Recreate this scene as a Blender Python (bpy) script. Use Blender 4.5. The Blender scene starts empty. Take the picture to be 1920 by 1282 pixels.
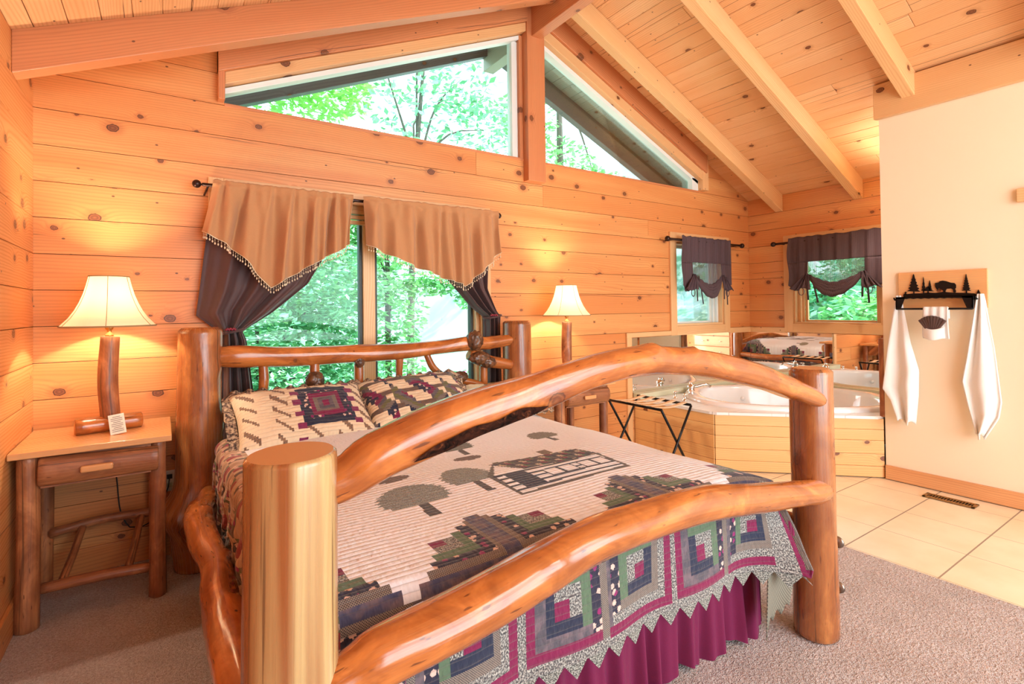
import bpy, bmesh, math, random
import numpy as np
from mathutils import Vector, Matrix, noise
random.seed(7); np.random.seed(7)
S = bpy.context.scene
COL = S.collection
PI = math.pi

# ------------------------------------------------------------------ camera
yaw, pit, rol = math.radians(33.949), math.radians(.7475), math.radians(-.6879)
FPX, CY = 971.53, 565.05
fw = Vector((math.sin(yaw)*math.cos(pit), math.cos(yaw)*math.cos(pit), math.sin(pit)))
r_ = Vector((math.cos(yaw), -math.sin(yaw), 0)); u_ = r_.cross(fw)
r2 = r_*math.cos(rol)+u_*math.sin(rol); u2 = -r_*math.sin(rol)+u_*math.cos(rol)
cd = bpy.data.cameras.new('camera'); cam = bpy.data.objects.new('camera', cd); COL.objects.link(cam)
cd.sensor_width = 36; cd.sensor_fit = 'HORIZONTAL'; cd.lens = FPX/1920*36
cd.shift_y = (CY-641)/1920; cd.clip_start = .05; cd.clip_end = 300
M = Matrix(((r2.x, u2.x, -fw.x, 0), (r2.y, u2.y, -fw.y, 0), (r2.z, u2.z, -fw.z, 1.35), (0, 0, 0, 1)))
cam.matrix_world = M
S.camera = cam

# ------------------------------------------------------------------ view, sky, sun
S.view_settings.view_transform = 'Standard'; S.view_settings.look = 'None'
S.view_settings.gamma = 1; S.view_settings.use_curve_mapping = False
S.view_settings.exposure = 0.42
W = bpy.data.worlds.new('sky'); S.world = W; W.use_nodes = True
wn = W.node_tree; wn.nodes.clear()
bg = wn.nodes.new('ShaderNodeBackground'); wo = wn.nodes.new('ShaderNodeOutputWorld')
tc = wn.nodes.new('ShaderNodeTexCoord'); sx = wn.nodes.new('ShaderNodeSeparateXYZ'); cr = wn.nodes.new('ShaderNodeValToRGB')
wn.links.new(tc.outputs['Generated'], sx.inputs[0]); wn.links.new(sx.outputs['Z'], cr.inputs[0])
cr.color_ramp.elements[0].position = 0.0; cr.color_ramp.elements[0].color = (.72, .97, 1, 1)
cr.color_ramp.elements[1].position = .7; cr.color_ramp.elements[1].color = (.42, .82, 1, 1)
wn.links.new(cr.outputs[0], bg.inputs[0]); bg.inputs[1].default_value = 2.6
wn.links.new(bg.outputs[0], wo.inputs[0])

def light(name, kind, loc, power, color, size=.1, rot=None, size_y=None, spread=None):
    d = bpy.data.lights.new(name, kind); d.energy = power; d.color = color
    if kind == 'AREA':
        d.shape = 'RECTANGLE'; d.size = size; d.size_y = size_y or size
        if spread: d.spread = spread
    elif kind == 'SUN': d.angle = size
    else: d.shadow_soft_size = size
    o = bpy.data.objects.new(name, d); COL.objects.link(o); o.location = loc
    if rot: o.rotation_euler = rot
    return o
sun = light('sun', 'SUN', (8, 6, 12), 5.5, (1, .95, .86), .02)
sun.rotation_euler = Vector((.50, -.36, .79)).to_track_quat('Z', 'Y').to_euler()
# daylight coming in through the glass doors of the wall behind the camera, and through the windows in view
light('daylight_rear_doors', 'AREA', (2.4, -2.5, 1.40), 125, (.86, .92, 1), 4.2, (math.radians(90), 0, 0), 2.4)
light('daylight_rear_gable', 'AREA', (2.6, -2.5, 3.1), 45, (1, .90, .80), 3.0, (math.radians(68), 0, 0), .8)

# ------------------------------------------------------------------ node helper
class NT:
    def __init__(s, name):
        s.m = bpy.data.materials.new(name); s.m.use_nodes = True; s.t = s.m.node_tree; s.t.nodes.clear()
        s.out = s.t.nodes.new('ShaderNodeOutputMaterial')
    def n(s, ty, props=None, **inp):
        nd = s.t.nodes.new('ShaderNode'+ty)
        for k, v in (props or {}).items(): setattr(nd, k, v)
        for k, v in inp.items():
            key = k.replace('_', ' ')
            if key.startswith('i') and key[1:].isdigit(): sock = nd.inputs[int(key[1:])]
            else: sock = nd.inputs[key]
            if isinstance(v, bpy.types.NodeSocket): s.t.links.new(v, sock)
            else: sock.default_value = v
        return nd
    def math(s, op, a, b=0.0, c=None, clamp=False):
        kw = {'i0': a, 'i1': b}
        if c is not None: kw['i2'] = c
        return s.n('Math', {'operation': op, 'use_clamp': clamp}, **kw).outputs[0]
    def mix(s, f, a, b, blend='MIX'):
        nd = s.n('Mix', {'data_type': 'RGBA', 'blend_type': blend}, i0=f, i6=a, i7=b)
        return nd.outputs[2]
    def ramp(s, f, pts):
        nd = s.n('ValToRGB', i0=f); e = nd.color_ramp.elements
        while len(e) < len(pts): e.new(.5)
        for i, (p, c) in enumerate(pts):
            e[i].position = p
            e[i].color = (*c, 1) if isinstance(c, tuple) else (c, c, c, 1)
        return nd.outputs[0]
    def step(s, x, a, b):   # smooth 0..1 between a and b
        return s.n('MapRange', {'interpolation_type': 'SMOOTHSTEP'}, i0=x, i1=a, i2=b).outputs[0]
    def bump(s, h, strength=.3, dist=.01, normal=None):
        nd = s.n('Bump', Strength=strength, Distance=dist, Height=h)
        if normal: s.t.links.new(normal, nd.inputs['Normal'])
        return nd.outputs[0]
    def pbsdf(s, color, rough=.5, normal=None, **kw):
        nd = s.n('BsdfPrincipled')
        for k, v in {'Base Color': color, 'Roughness': rough, **kw}.items():
            if isinstance(v, bpy.types.NodeSocket): s.t.links.new(v, nd.inputs[k])
            elif isinstance(v, tuple) and len(v) == 3: nd.inputs[k].default_value = (*v, 1)
            else: nd.inputs[k].default_value = v
        if normal: s.t.links.new(normal, nd.inputs['Normal'])
        s.t.links.new(nd.outputs[0], s.out.inputs[0]); return nd
def rgba(c): return (*c, 1)
def plain(name, c, rough=.5, **kw):
    t = NT(name); t.pbsdf(rgba(c), rough, **kw); return t.m

def wood(name, light_c, mid_c, dark_c, knot_scale=2.6, knot_r=.055, rough=.38, coat=.0, grain=1.0, knots=.62, bump=.25, pin=True, crack=True, mottle=0.0, streak=0.0):
    t = NT(name)
    uv = t.n('UVMap').outputs[0]
    tint = t.n('Attribute', {'attribute_name': 'tint'}).outputs['Fac']
    sep = t.n('SeparateXYZ', i0=uv); U, V = sep.outputs[0], sep.outputs[1]
    def vec(a, b, c=0.0):
        return t.n('CombineXYZ', i0=t.math('MULTIPLY', U, a), i1=t.math('MULTIPLY', V, b), i2=c).outputs[0]
    # knots
    vo = t.n('TexVoronoi', {'voronoi_dimensions': '2D'}, Vector=vec(knot_scale, knot_scale*1.35), Scale=1.0, Randomness=1.0)
    vc = t.n('SeparateColor', i0=vo.outputs['Color'])
    wob = t.n('TexNoise', Vector=vec(60, 60), Scale=1.0, Detail=1.0).outputs[0]
    dist = t.math('ADD', vo.outputs['Distance'], t.math('MULTIPLY', t.math('SUBTRACT', wob, .5), .03))
    on = t.math('LESS_THAN', vc.outputs[0], knots)
    rad = t.math('MULTIPLY_ADD', vc.outputs[1], knot_r, knot_r*.35)
    kd = t.math('DIVIDE', dist, rad)                       # 1 at the knot's rim
    kd = t.math('ADD', kd, t.math('MULTIPLY', t.math('SUBTRACT', 1.0, on), 50.0))
    near = t.math('POWER', 2.718, t.math('MULTIPLY', t.math('MULTIPLY', kd, kd), -.16))
    # grain lines
    warp = t.n('TexNoise', Vector=vec(.9, 7, t.math('MULTIPLY', tint, 9)), Scale=1.0, Detail=2.0).outputs[0]
    warp2 = t.n('TexNoise', Vector=vec(.35, 2.2, t.math('MULTIPLY', tint, 5)), Scale=1.0, Detail=1.0).outputs[0]
    ph = t.math('ADD', V, t.math('ADD', t.math('MULTIPLY', warp, .06), t.math('MULTIPLY', warp2, .22)))
    ph = t.math('ADD', ph, t.math('MULTIPLY', near, .035))
    rings = t.math('SINE', t.math('MULTIPLY', ph, 420.0))
    rings = t.math('MULTIPLY_ADD', rings, .5, .5)
    rings = t.math('POWER', rings, 2.2)
    fine = t.n('TexNoise', Vector=vec(6, 260), Scale=1.0, Detail=3.0).outputs[0]
    broad = t.n('TexNoise', Vector=vec(.7, 9, tint), Scale=1.0, Detail=2.0).outputs[0]
    base = t.mix(t.ramp(broad, [(.3, 0.), (.75, 1.)]), rgba(light_c), rgba(mid_c))
    tv = t.math('MULTIPLY_ADD', tint, .8, .0)
    base = t.mix(tv, base, rgba(mid_c))
    base = t.mix(t.math('MULTIPLY', rings, .34*grain), base, rgba(dark_c))
    base = t.mix(t.math('MULTIPLY', t.step(fine, .5, .8), .30*grain), base, rgba(dark_c))
    halo = t.math('MULTIPLY', t.step(kd, 2.6, 1.0), .5)
    base = t.mix(halo, base, rgba(dark_c))
    kcol = t.ramp(t.math('MULTIPLY', kd, .5), [(0.0, (.30, .10, .035)), (.22, (.16, .05, .02)), (.36, (.28, .09, .03)), (.46, (.06, .02, .01)), (.52, (.10, .03, .012))])
    base = t.mix(t.step(kd, 1.06, .94), base, kcol)
    if pin:
        v2 = t.n('TexVoronoi', {'voronoi_dimensions': '2D'}, Vector=vec(4.3, 7.1, 0), Scale=1.0)
        pc = t.n('SeparateColor', i0=v2.outputs['Color'])
        pk = t.math('MULTIPLY', t.step(v2.outputs['Distance'], .04, .022), t.math('LESS_THAN', pc.outputs[0], .22))
        base = t.mix(t.math('MULTIPLY', pk, .85), base, rgba((.07, .022, .012)))
    if mottle:
        mo = t.n('TexNoise', Vector=vec(4.5, 9, tint), Scale=1.0, Detail=4.0, Roughness=.6, Distortion=1.2).outputs[0]
        base = t.mix(t.math('MULTIPLY', t.ramp(mo, [(.42, 0.), (.62, 1.)]), mottle), base, rgba(dark_c))
        base = t.mix(t.math('MULTIPLY', t.ramp(mo, [(.30, 1.), (.46, 0.)]), mottle*.8), base, rgba(tuple(min(1, c*1.35) for c in light_c)))
        fl_ = t.n('TexNoise', Vector=vec(13, 75), Scale=1.0, Detail=2.0).outputs[0]
        base = t.mix(t.math('MULTIPLY', t.step(fl_, .66, .72), .75), base, (.09, .025, .012, 1))
    if streak:
        sk = t.n('TexNoise', Vector=vec(.35, 11), Scale=1.0, Detail=3.0).outputs[0]
        base = t.mix(t.math('MULTIPLY', t.ramp(sk, [(.44, 0.), (.60, 1.)]), streak), base, rgba(dark_c))
        sk2 = t.n('TexNoise', Vector=vec(.9, 60), Scale=1.0, Detail=2.0).outputs[0]
        base = t.mix(t.math('MULTIPLY', t.step(sk2, .60, .66), .75), base, (.11, .045, .02, 1))
    h = t.math('ADD', t.math('MULTIPLY', rings, -.2), t.math('MULTIPLY', fine, .5))
    if crack:
        cn = t.n('TexNoise', Vector=vec(1.1, .3, t.math('MULTIPLY', tint, 7)), Scale=1.0, Detail=3.0).outputs[0]
        cm = t.n('TexNoise', Vector=vec(.9, .0, t.math('MULTIPLY', tint, 31)), Scale=1.0, Detail=0.0).outputs[0]
        cv = t.math('ADD', t.math('DIVIDE', V, .37), t.math('MULTIPLY', cn, .22))
        cv = t.math('ABSOLUTE', t.math('SUBTRACT', t.math('FRACT', cv), .5))
        ck = t.math('MULTIPLY', t.step(cv, .0062, .0030), t.step(cm, .50, .54))
        base = t.mix(t.math('MULTIPLY', ck, .85), base, rgba((.10, .03, .015)))
        h = t.math('SUBTRACT', h, t.math('MULTIPLY', ck, 1.5))
    nb = t.bump(h, bump, .002)
    t.pbsdf(base, t.math('MULTIPLY_ADD', rings, .1, rough), nb, **{'Coat Weight': coat, 'Coat Roughness': .12})
    return t.m

PINE = wood('pine boards', (.80, .40, .145), (.69, .245, .07), (.42, .12, .036), knot_scale=2.8, knot_r=.062, knots=.78, grain=.9)
PINE_L = wood('pale pine ceiling boards', (.92, .58, .31), (.82, .43, .19), (.56, .23, .09), knot_scale=2.4)
BEAM = wood('pine beams', (.92, .60, .31), (.85, .48, .21), (.60, .25, .09), knot_scale=2.0, knots=.4)
BEAM_D = wood('reddish pine beams', (.70, .30, .13), (.62, .22, .085), (.40, .12, .05), knot_scale=2.2, knots=.5)
BEAM_D2 = wood('reddish pine baseboard', (.82, .44, .20), (.74, .34, .14), (.5, .18, .07), knot_scale=2.0, knots=.3, crack=False)
TRIMW = wood('pine trim', (.85, .55, .28), (.78, .43, .19), (.6, .28, .11), knot_scale=2.2, knots=.25, crack=False)
TUBW = wood('tub panel pine', (.88, .56, .24), (.82, .44, .16), (.62, .26, .08), knots=.5, crack=False, pin=False)
LOG = wood('honey varnished log', (.62, .215, .052), (.48, .135, .028), (.19, .04, .011), knot_scale=2.2, knot_r=.055, rough=.14, coat=.6, grain=.35, knots=.5, bump=.35, mottle=.55)
LOG_P = wood('pale varnished log', (.62, .46, .22), (.48, .27, .10), (.30, .095, .03), knot_scale=1.2, knot_r=.03, rough=.2, coat=.4, grain=.35, knots=.2, bump=.35, streak=1.0)
LOG_H = wood('orange varnished log', (.54, .21, .062), (.42, .13, .036), (.20, .05, .016), knot_scale=2.4, knot_r=.06, rough=.2, coat=.4, grain=.35, knots=.8, bump=.35, streak=.5, mottle=.5)
LOG_R = wood('red brown log', (.58, .25, .10), (.45, .15, .055), (.18, .05, .02), knot_scale=2.4, knot_r=.06, rough=.4, coat=.1, grain=.6, knots=.5, bump=.6, mottle=.6, streak=.4)
ENDG = plain('log end grain', (.62, .30, .12), .5)
TABLE = wood('honey table top', (.82, .46, .20), (.76, .36, .14), (.55, .22, .08), knots=.2, rough=.25, coat=.3, crack=False)
def barkm():
    t = NT('dark bark pocket'); nz_ = t.n('TexNoise', Vector=t.n('TexCoord').outputs['Object'], Scale=40.0, Detail=5.0, Distortion=1.0).outputs[0]
    t.pbsdf(t.ramp(nz_, [(.35, (.006, .003, .002)), (.6, (.05, .015, .008)), (.72, (.20, .06, .02))]), .95, t.bump(nz_, 1.0, .01), **{'Specular IOR Level': .1}); return t.m
BARK = barkm()
BURL = None
def burl():
    t = NT('dark burl'); nz = t.n('TexNoise', Vector=t.n('TexCoord').outputs['Object'], Scale=28.0, Detail=4.0).outputs[0]
    t.pbsdf(t.ramp(nz, [(.3, (.02, .010, .007)), (.7, (.20, .075, .03))]), .3, t.bump(nz, .8, .01), **{'Coat Weight': .3}); return t.m
BURL = burl()
EXTW = wood('weathered outdoor beams', (.20, .17, .17), (.15, .12, .12), (.08, .06, .06), knots=.4)
SOFFIT = wood('grey soffit boards', (.55, .47, .38), (.48, .40, .31), (.32, .25, .19), knots=.4)
BLACK = plain('black metal', (.012, .011, .012), .35, **{'Metallic': .6})
BRONZE = plain('dark bronze rod', (.045, .022, .018), .3, **{'Metallic': .7})
CHROME = plain('brushed nickel', (.72, .68, .62), .18, **{'Metallic': 1.0})
BRASS = plain('brass', (.80, .52, .20), .22, **{'Metallic': 1.0})
STEEL = plain('dark steel', (.30, .27, .24), .3, **{'Metallic': 1.0})
BRASSD = plain('antique brass', (.42, .27, .12), .35, **{'Metallic': .9})
VINYL = plain('white window frame', (.80, .82, .80), .4)
DARKGAP = plain('dark window gasket', (.05, .06, .055), .5)
MIRROR = plain('mirror', (.93, .94, .93), .01, **{'Metallic': 1.0})
PORC = plain('white acrylic', (.90, .88, .87), .1, **{'Coat Weight': .5})
PLASTIC = plain('ivory plastic', (.78, .72, .62), .4)
CORD = plain('black cord', (.01, .01, .01), .5)
PAPER = plain('cream card', (.85, .80, .68), .7)
INK = plain('dark ink', (.12, .09, .07), .7)
def glass():
    t = NT('window glass'); tr = t.n('BsdfTransparent', Color=(.97, 1, .99, 1)); gl = t.n('BsdfGlossy', Roughness=.02)
    fr = t.n('Fresnel', IOR=1.35); mx = t.n('MixShader', i0=t.math('MULTIPLY', fr.outputs[0], .7), i1=tr.outputs[0], i2=gl.outputs[0])
    t.t.links.new(mx.outputs[0], t.out.inputs[0]); return t.m
GLASS = glass()
def plaster():
    t = NT('cream painted wall'); nz = t.n('TexNoise', Vector=t.n('TexCoord').outputs['Object'], Scale=90.0, Detail=3.0).outputs[0]
    t.pbsdf((.94, .79, .58), .6, t.bump(nz, .08, .004)); return t.m
PLASTER = plaster()
def carpet():
    t = NT('beige pile carpet'); co = t.n('TexCoord').outputs['Object']
    a = t.n('TexNoise', Vector=co, Scale=240.0, Detail=3.0).outputs[0]; b = t.n('TexNoise', Vector=co, Scale=5.0, Detail=3.0).outputs[0]
    c = t.n('TexNoise', Vector=co, Scale=110.0, Detail=2.0).outputs[0]
    col = t.ramp(t.math('ADD', t.math('MULTIPLY', a, .6), t.math('MULTIPLY', c, .4)), [(.34, (.52, .36, .31)), (.50, (.86, .70, .65)), (.62, (1, .92, .88))])
    col = t.mix(t.math('MULTIPLY', t.step(b, .4, .7), .25), col, (.42, .29, .235, 1))
    c2 = t.n('TexNoise', Vector=co, Scale=75.0, Detail=3.0, Distortion=.6).outputs[0]; col = t.mix(t.step(c2, .55, .38), col, t.mix(.3, col, (.45, .30, .26, 1))); h = t.math('ADD', a, t.math('MULTIPLY', c2, 2.0))
    t.pbsdf(col, .95, t.bump(h, .9, .02), **{'Sheen Weight': .3}); return t.m
CARPET = carpet()
def tiles(name, c1, c2, grout, px, py, ox, oy, gw=.006):
    t = NT(name); co = t.n('TexCoord').outputs['Object']; s = t.n('SeparateXYZ', i0=co)
    fx = t.math('FRACT', t.math('DIVIDE', t.math('SUBTRACT', s.outputs[0], ox), px)); fy = t.math('FRACT', t.math('DIVIDE', t.math('SUBTRACT', s.outputs[1], oy), py))
    gx = t.math('LESS_THAN', fx, gw*.6/px); gy = t.math('LESS_THAN', fy, gw*1.3/py); g = t.math('MAXIMUM', gx, gy)
    nz = t.n('TexNoise', Vector=co, Scale=4.0, Detail=5.0).outputs[0]
    col = t.mix(t.ramp(nz, [(.35, 0.), (.65, 1.)]), rgba(c1), rgba(c2)); col = t.mix(g, col, rgba(grout))
    t.pbsdf(col, t.math('MULTIPLY_ADD', g, .4, .28), t.bump(t.math('SUBTRACT', 1.0, g), .5, .003)); return t.m
TILE = tiles('cream floor tile', (.88, .70, .47), (.94, .79, .57), (.36, .27, .19), .413, .424, 3.173, .966)
DECKT = tiles('pale marble deck tile', (.80, .78, .74), (.88, .87, .84), (.55, .52, .48), .305, .305, .1, .1, .003)
LEDGET = plain('pale green stone ledge', (.60, .58, .40), .3)
def fabric(name, c, c2=None, rough=.9, sheen=.3, scale=400, transl=0.0, stripe=None):
    t = NT(name); co = t.n('TexCoord').outputs['Object']
    nz = t.n('TexNoise', Vector=co, Scale=float(scale), Detail=2.0).outputs[0]
    col = t.mix(nz, rgba(c), rgba(c2 or tuple(x*.7 for x in c)))
    nd = t.pbsdf(col, rough, t.bump(nz, .25, .002), **{'Sheen Weight': sheen})
    if transl:
        tr = t.n('BsdfTranslucent', Color=col); mx = t.n('MixShader', i0=transl, i1=nd.outputs[0], i2=tr.outputs[0]); t.t.links.new(mx.outputs[0], t.out.inputs[0])
    return t.m
GOLD = fabric('golden tan curtain cloth', (.60, .30, .135), (.46, .21, .085), sheen=.2)
VELVET = fabric('dark brown velvet', (.095, .036, .032), (.055, .02, .022), rough=.6, sheen=.25)
TOWEL = fabric('white terry towel', (.92, .89, .85), (.80, .77, .74), scale=700, sheen=.5)
TOWELB = fabric('dark brown facecloth', (.10, .045, .03), (.06, .025, .02), scale=700)
MAGENTA = fabric('magenta bed skirt cloth', (.20, .004, .060), (.12, .002, .036), sheen=.05)
SHEET = fabric('white mattress ticking', (.8, .78, .74))
def shadecloth():
    t = NT('lamp shade cloth'); nd = t.n('BsdfPrincipled'); nd.inputs['Base Color'].default_value = (.92, .88, .76, 1); nd.inputs['Roughness'].default_value = .8
    tr = t.n('BsdfTranslucent', Color=(1, .93, .80, 1)); mx = t.n('MixShader', i0=.62, i1=nd.outputs[0], i2=tr.outputs[0]); t.t.links.new(mx.outputs[0], t.out.inputs[0]); return t.m
SHADE = shadecloth()
SEAMC = plain('lamp shade seam', (.35, .22, .10), .8)
def bulbm():
    t = NT('lit bulb'); e = t.n('Emission', Color=(1, .74, .40, 1), Strength=30.0); t.t.links.new(e.outputs[0], t.out.inputs[0]); return t.m
BULB = bulbm()
def sheer(name, stripes=True, alpha=.55):
    t = NT(name); uv = t.n('UVMap').outputs[0]; s = t.n('SeparateXYZ', i0=uv)
    st = t.math('SINE', t.math('MULTIPLY', s.outputs[0], 2*PI/.012))
    col = t.mix(t.step(st, .3, .7), (.10, .058, .070, 1), (.20, .125, .145, 1))
    a = t.math('MULTIPLY_ADD', t.step(st, .0, .3), 1-alpha, alpha) if stripes else alpha
    d = t.n('BsdfPrincipled'); t.t.links.new(col, d.inputs['Base Color']); d.inputs['Roughness'].default_value = .8
    tl = t.n('BsdfTranslucent'); t.t.links.new(col, tl.inputs[0]); m1 = t.n('MixShader', i0=.35, i1=d.outputs[0], i2=tl.outputs[0])
    tr = t.n('BsdfTransparent'); m2 = t.n('MixShader', i0=a, i1=tr.outputs[0], i2=m1.outputs[0]); t.t.links.new(m2.outputs[0], t.out.inputs[0]); return t.m
PLUM = sheer('plum striped cloth', True, .96)
SHEER = sheer('plum striped sheer', True, .36)
def leafm(name, c1, c2, tl=.45):
    t = NT(name); oi = t.n('Attribute', {'attribute_name': 'tint'}).outputs['Fac']
    col = t.mix(oi, rgba(c1), rgba(c2)); d = t.n('BsdfPrincipled'); t.t.links.new(col, d.inputs['Base Color']); d.inputs['Roughness'].default_value = .45
    tr = t.n('BsdfTranslucent'); t.t.links.new(t.mix(.6, col, (.55, .95, .30, 1)), tr.inputs[0]); mx = t.n('MixShader', i0=tl, i1=d.outputs[0], i2=tr.outputs[0]); t.t.links.new(mx.outputs[0], t.out.inputs[0]); return t.m
LEAF = leafm('bright green leaves', (.03, .22, .06), (.50, .95, .45), .25)
LEAFC = leafm('cool green leaves', (.03, .22, .12), (.45, .92, .62), .25)
LEAFY = leafm('yellow green leaves', (.22, .48, .10), (.55, .82, .25))
FLOWER = plain('pink petals', (.85, .12, .35), .6)
def groundm():
    t = NT('leaf litter ground'); co = t.n('TexCoord').outputs['Object']; a = t.n('TexNoise', Vector=co, Scale=3.0, Detail=6.0).outputs[0]
    t.pbsdf(t.ramp(a, [(.38, (.16, .32, .18)), (.48, (.55, .66, .52)), (.60, (.85, .85, .80))]), .95); return t.m
GROUND = groundm()
ROAD = plain('pale gravel drive', (.55, .55, .54), .9)
TRUNK = plain('tree bark', (.14, .11, .09), .9)

# ------------------------------------------------------------------ mesh helper
WL = {}
TINT = {}
class MB:
    def __init__(s): s.v = []; s.f = []; s.uv = []; s.t = []; s.mi = []; s.sm = []
    def add(s, vs, fs, uvs=None, tint=None, mi=0, smooth=False):
        b = len(s.v); s.v += [tuple(p) for p in vs]
        tv = random.random() if tint is None else tint
        for i, f in enumerate(fs):
            s.f.append(tuple(b+k for k in f)); s.uv.append(uvs[i] if uvs else [(0, 0)]*len(f)); s.t.append(tv); s.mi.append(mi); s.sm.append(smooth)
    def obox(s, c, size, axes=None, grain=0, mi=0, tint=None):
        """box, centre c, full size; axes = 3 unit vectors; grain = local axis of the wood grain"""
        X = [Vector(a) for a in (axes or ((1, 0, 0), (0, 1, 0), (0, 0, 1)))]; c = Vector(c); h = [q/2 for q in size]
        vs = []; loc = []
        for k in range(8):
            l = [h[j]*(1 if k >> j & 1 else -1) for j in range(3)]; loc.append(l); vs.append(c+X[0]*l[0]+X[1]*l[1]+X[2]*l[2])
        F = [(0, 4, 6, 2), (1, 3, 7, 5), (0, 1, 5, 4), (2, 6, 7, 3), (0, 2, 3, 1), (4, 5, 7, 6)]; uvs = []
        ou, ov = random.random()*40, random.random()*40; oth = [j for j in range(3) if j != grain]
        for f in F: uvs.append([(loc[k][grain]+ou, loc[k][oth[0]]+loc[k][oth[1]]+ov) for k in f])
        s.add(vs, F, uvs, tint, mi); return s
    def box(s, x0, x1, y0, y1, z0, z1, grain=0, mi=0, tint=None):
        return s.obox(((x0+x1)/2, (y0+y1)/2, (z0+z1)/2), (x1-x0, y1-y0, z1-z0), None, grain, mi, tint)
    def prism(s, poly, origin, eu, ez, en, th, grain=0, mi=0, tint=None):
        """poly of (u,z) pushed along en by th"""
        o = Vector(origin); eu, ez, en = Vector(eu), Vector(ez), Vector(en); n = len(poly)
        vs = [o+eu*a+ez*b for a, b in poly]+[o+eu*a+ez*b+en*th for a, b in poly]
        ou, ov = random.random()*40, random.random()*40
        g = (lambda a, b: (a+ou, b+ov)) if grain == 0 else (lambda a, b: (b+ou, a+ov))
        fs = [tuple(range(n)), tuple(range(2*n-1, n-1, -1))]; uvs = [[g(*poly[k]) for k in fs[0]], [g(*poly[k-n]) for k in fs[1]]]
        for i in range(n):
            j = (i+1) % n; fs.append((j, i, i+n, j+n)); uvs.append([g(*poly[j]), g(*poly[i]), g(poly[i][0], poly[i][1]+th), g(poly[j][0], poly[j][1]+th)])
        s.add(vs, fs, uvs, tint, mi); return s
    def tube(s, pts, rad, n=24, step=.03, wob=.06, caps=True, mi=0, capmi=None, smooth=True, bumps=(), flat=1.0, rnd=.012, tint=None, up=None):
        P = [Vector(p) for p in pts]; R = list(rad) if hasattr(rad, '__len__') else [rad]*len(P)
        # catmull-rom resample
        Q = []; RR = []; m = len(P)
        for i in range(m-1):
            p0 = P[i-1] if i else P[0]*2-P[1]; p1 = P[i]; p2 = P[i+1]; p3 = P[i+2] if i+2 < m else P[-1]*2-P[-2]
            k = max(1, int((p2-p1).length/step))
            for j in range(k):
                t = j/k; t2, t3 = t*t, t*t*t
                Q.append(.5*((2*p1)+(p2-p0)*t+(2*p0-5*p1+4*p2-p3)*t2+(3*p1-p0-3*p2+p3)*t3)); tt = t*t*(3-2*t); RR.append(R[i]*(1-tt)+R[i+1]*tt)
        Q.append(P[-1]); RR.append(R[-1])
        L = [0]
        for i in range(1, len(Q)): L.append(L[-1]+(Q[i]-Q[i-1]).length)
        T = [(Q[min(i+1, len(Q)-1)]-Q[max(i-1, 0)]).normalized() for i in range(len(Q))]
        a = Vector(up) if up else (Vector((0, 0, 1)) if abs(T[0].z) < .9 else Vector((1, 0, 0)))
        A = (a-T[0]*a.dot(T[0])).normalized(); seed = random.random()*100
        rings = []; prevT = T[0]
        capr = min(rnd, min(RR)*.8) if rnd else 0
        ring_info = []
        for i in range(len(Q)):
            A = (A-T[i]*A.dot(T[i])).normalized(); B = T[i].cross(A)
            rr = RR[i]; q = Q[i]
            if caps and capr:
                if i == 0: ring_info.append((q, A, B, max(rr-capr, rr*.3), L[i])); q = q+T[i]*capr*.9; 
                if i == len(Q)-1: ring_info.append((q-T[i]*capr*.9, A, B, rr, L[i]-capr)); q = q; rr = max(rr-capr, rr*.3)
            ring_info.append((q, A.copy(), B.copy(), rr, L[i]))
        vs = []; fs = []; uvs = []
        ou, ov = random.random()*40, random.random()*40; r0 = sum(RR)/len(RR)
        for (q, A_, B_, rr, l) in ring_info:
            for k in range(n):
                th = 2*PI*k/n; r = rr
                if wob:
                    d = A_*math.cos(th)+B_*math.sin(th)
                    r *= 1+wob*noise.noise(d*1.1+Vector((l*3.1+seed, seed, 0)))+wob*.35*noise.noise(d*3+Vector((l*9+seed, seed, 3)))
                for (bl, bth, amp, sz) in bumps:
                    dth = (th-bth+PI) % (2*PI)-PI; e = ((l-bl)/sz)**2+(dth*rr/sz)**2
                    if e < 9: r += amp*math.exp(-e)
                vs.append(q+A_*math.cos(th)*r+B_*math.sin(th)*r*flat)
        m = len(ring_info)
        for i in range(m-1):
            l0, l1 = ring_info[i][4], ring_info[i+1][4]
            for k in range(n):
                k2 = (k+1) % n; fs.append((i*n+k, i*n+k2, (i+1)*n+k2, (i+1)*n+k)); c = 2*PI*r0/n
                uvs.append([(l0+ou, k*c+ov), (l0+ou, (k+1)*c+ov), (l1+ou, (k+1)*c+ov), (l1+ou, k*c+ov)])
        s.add(vs, fs, uvs, tint, mi, smooth)
        if caps:
            b = len(s.v)-len(vs)
            for (st, rev, info) in ((0, True, ring_info[0]), ((m-1)*n, False, ring_info[-1])):
                f = [b+st+k for k in range(n)]
                if rev: f = f[::-1]
                s.f.append(tuple(f)); s.uv.append([(math.cos(2*PI*k/n)*r0+ou, math.sin(2*PI*k/n)*r0+ov) for k in range(n)]); s.t.append(.5); s.mi.append(mi if capmi is None else capmi); s.sm.append(False)
        return s
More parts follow.
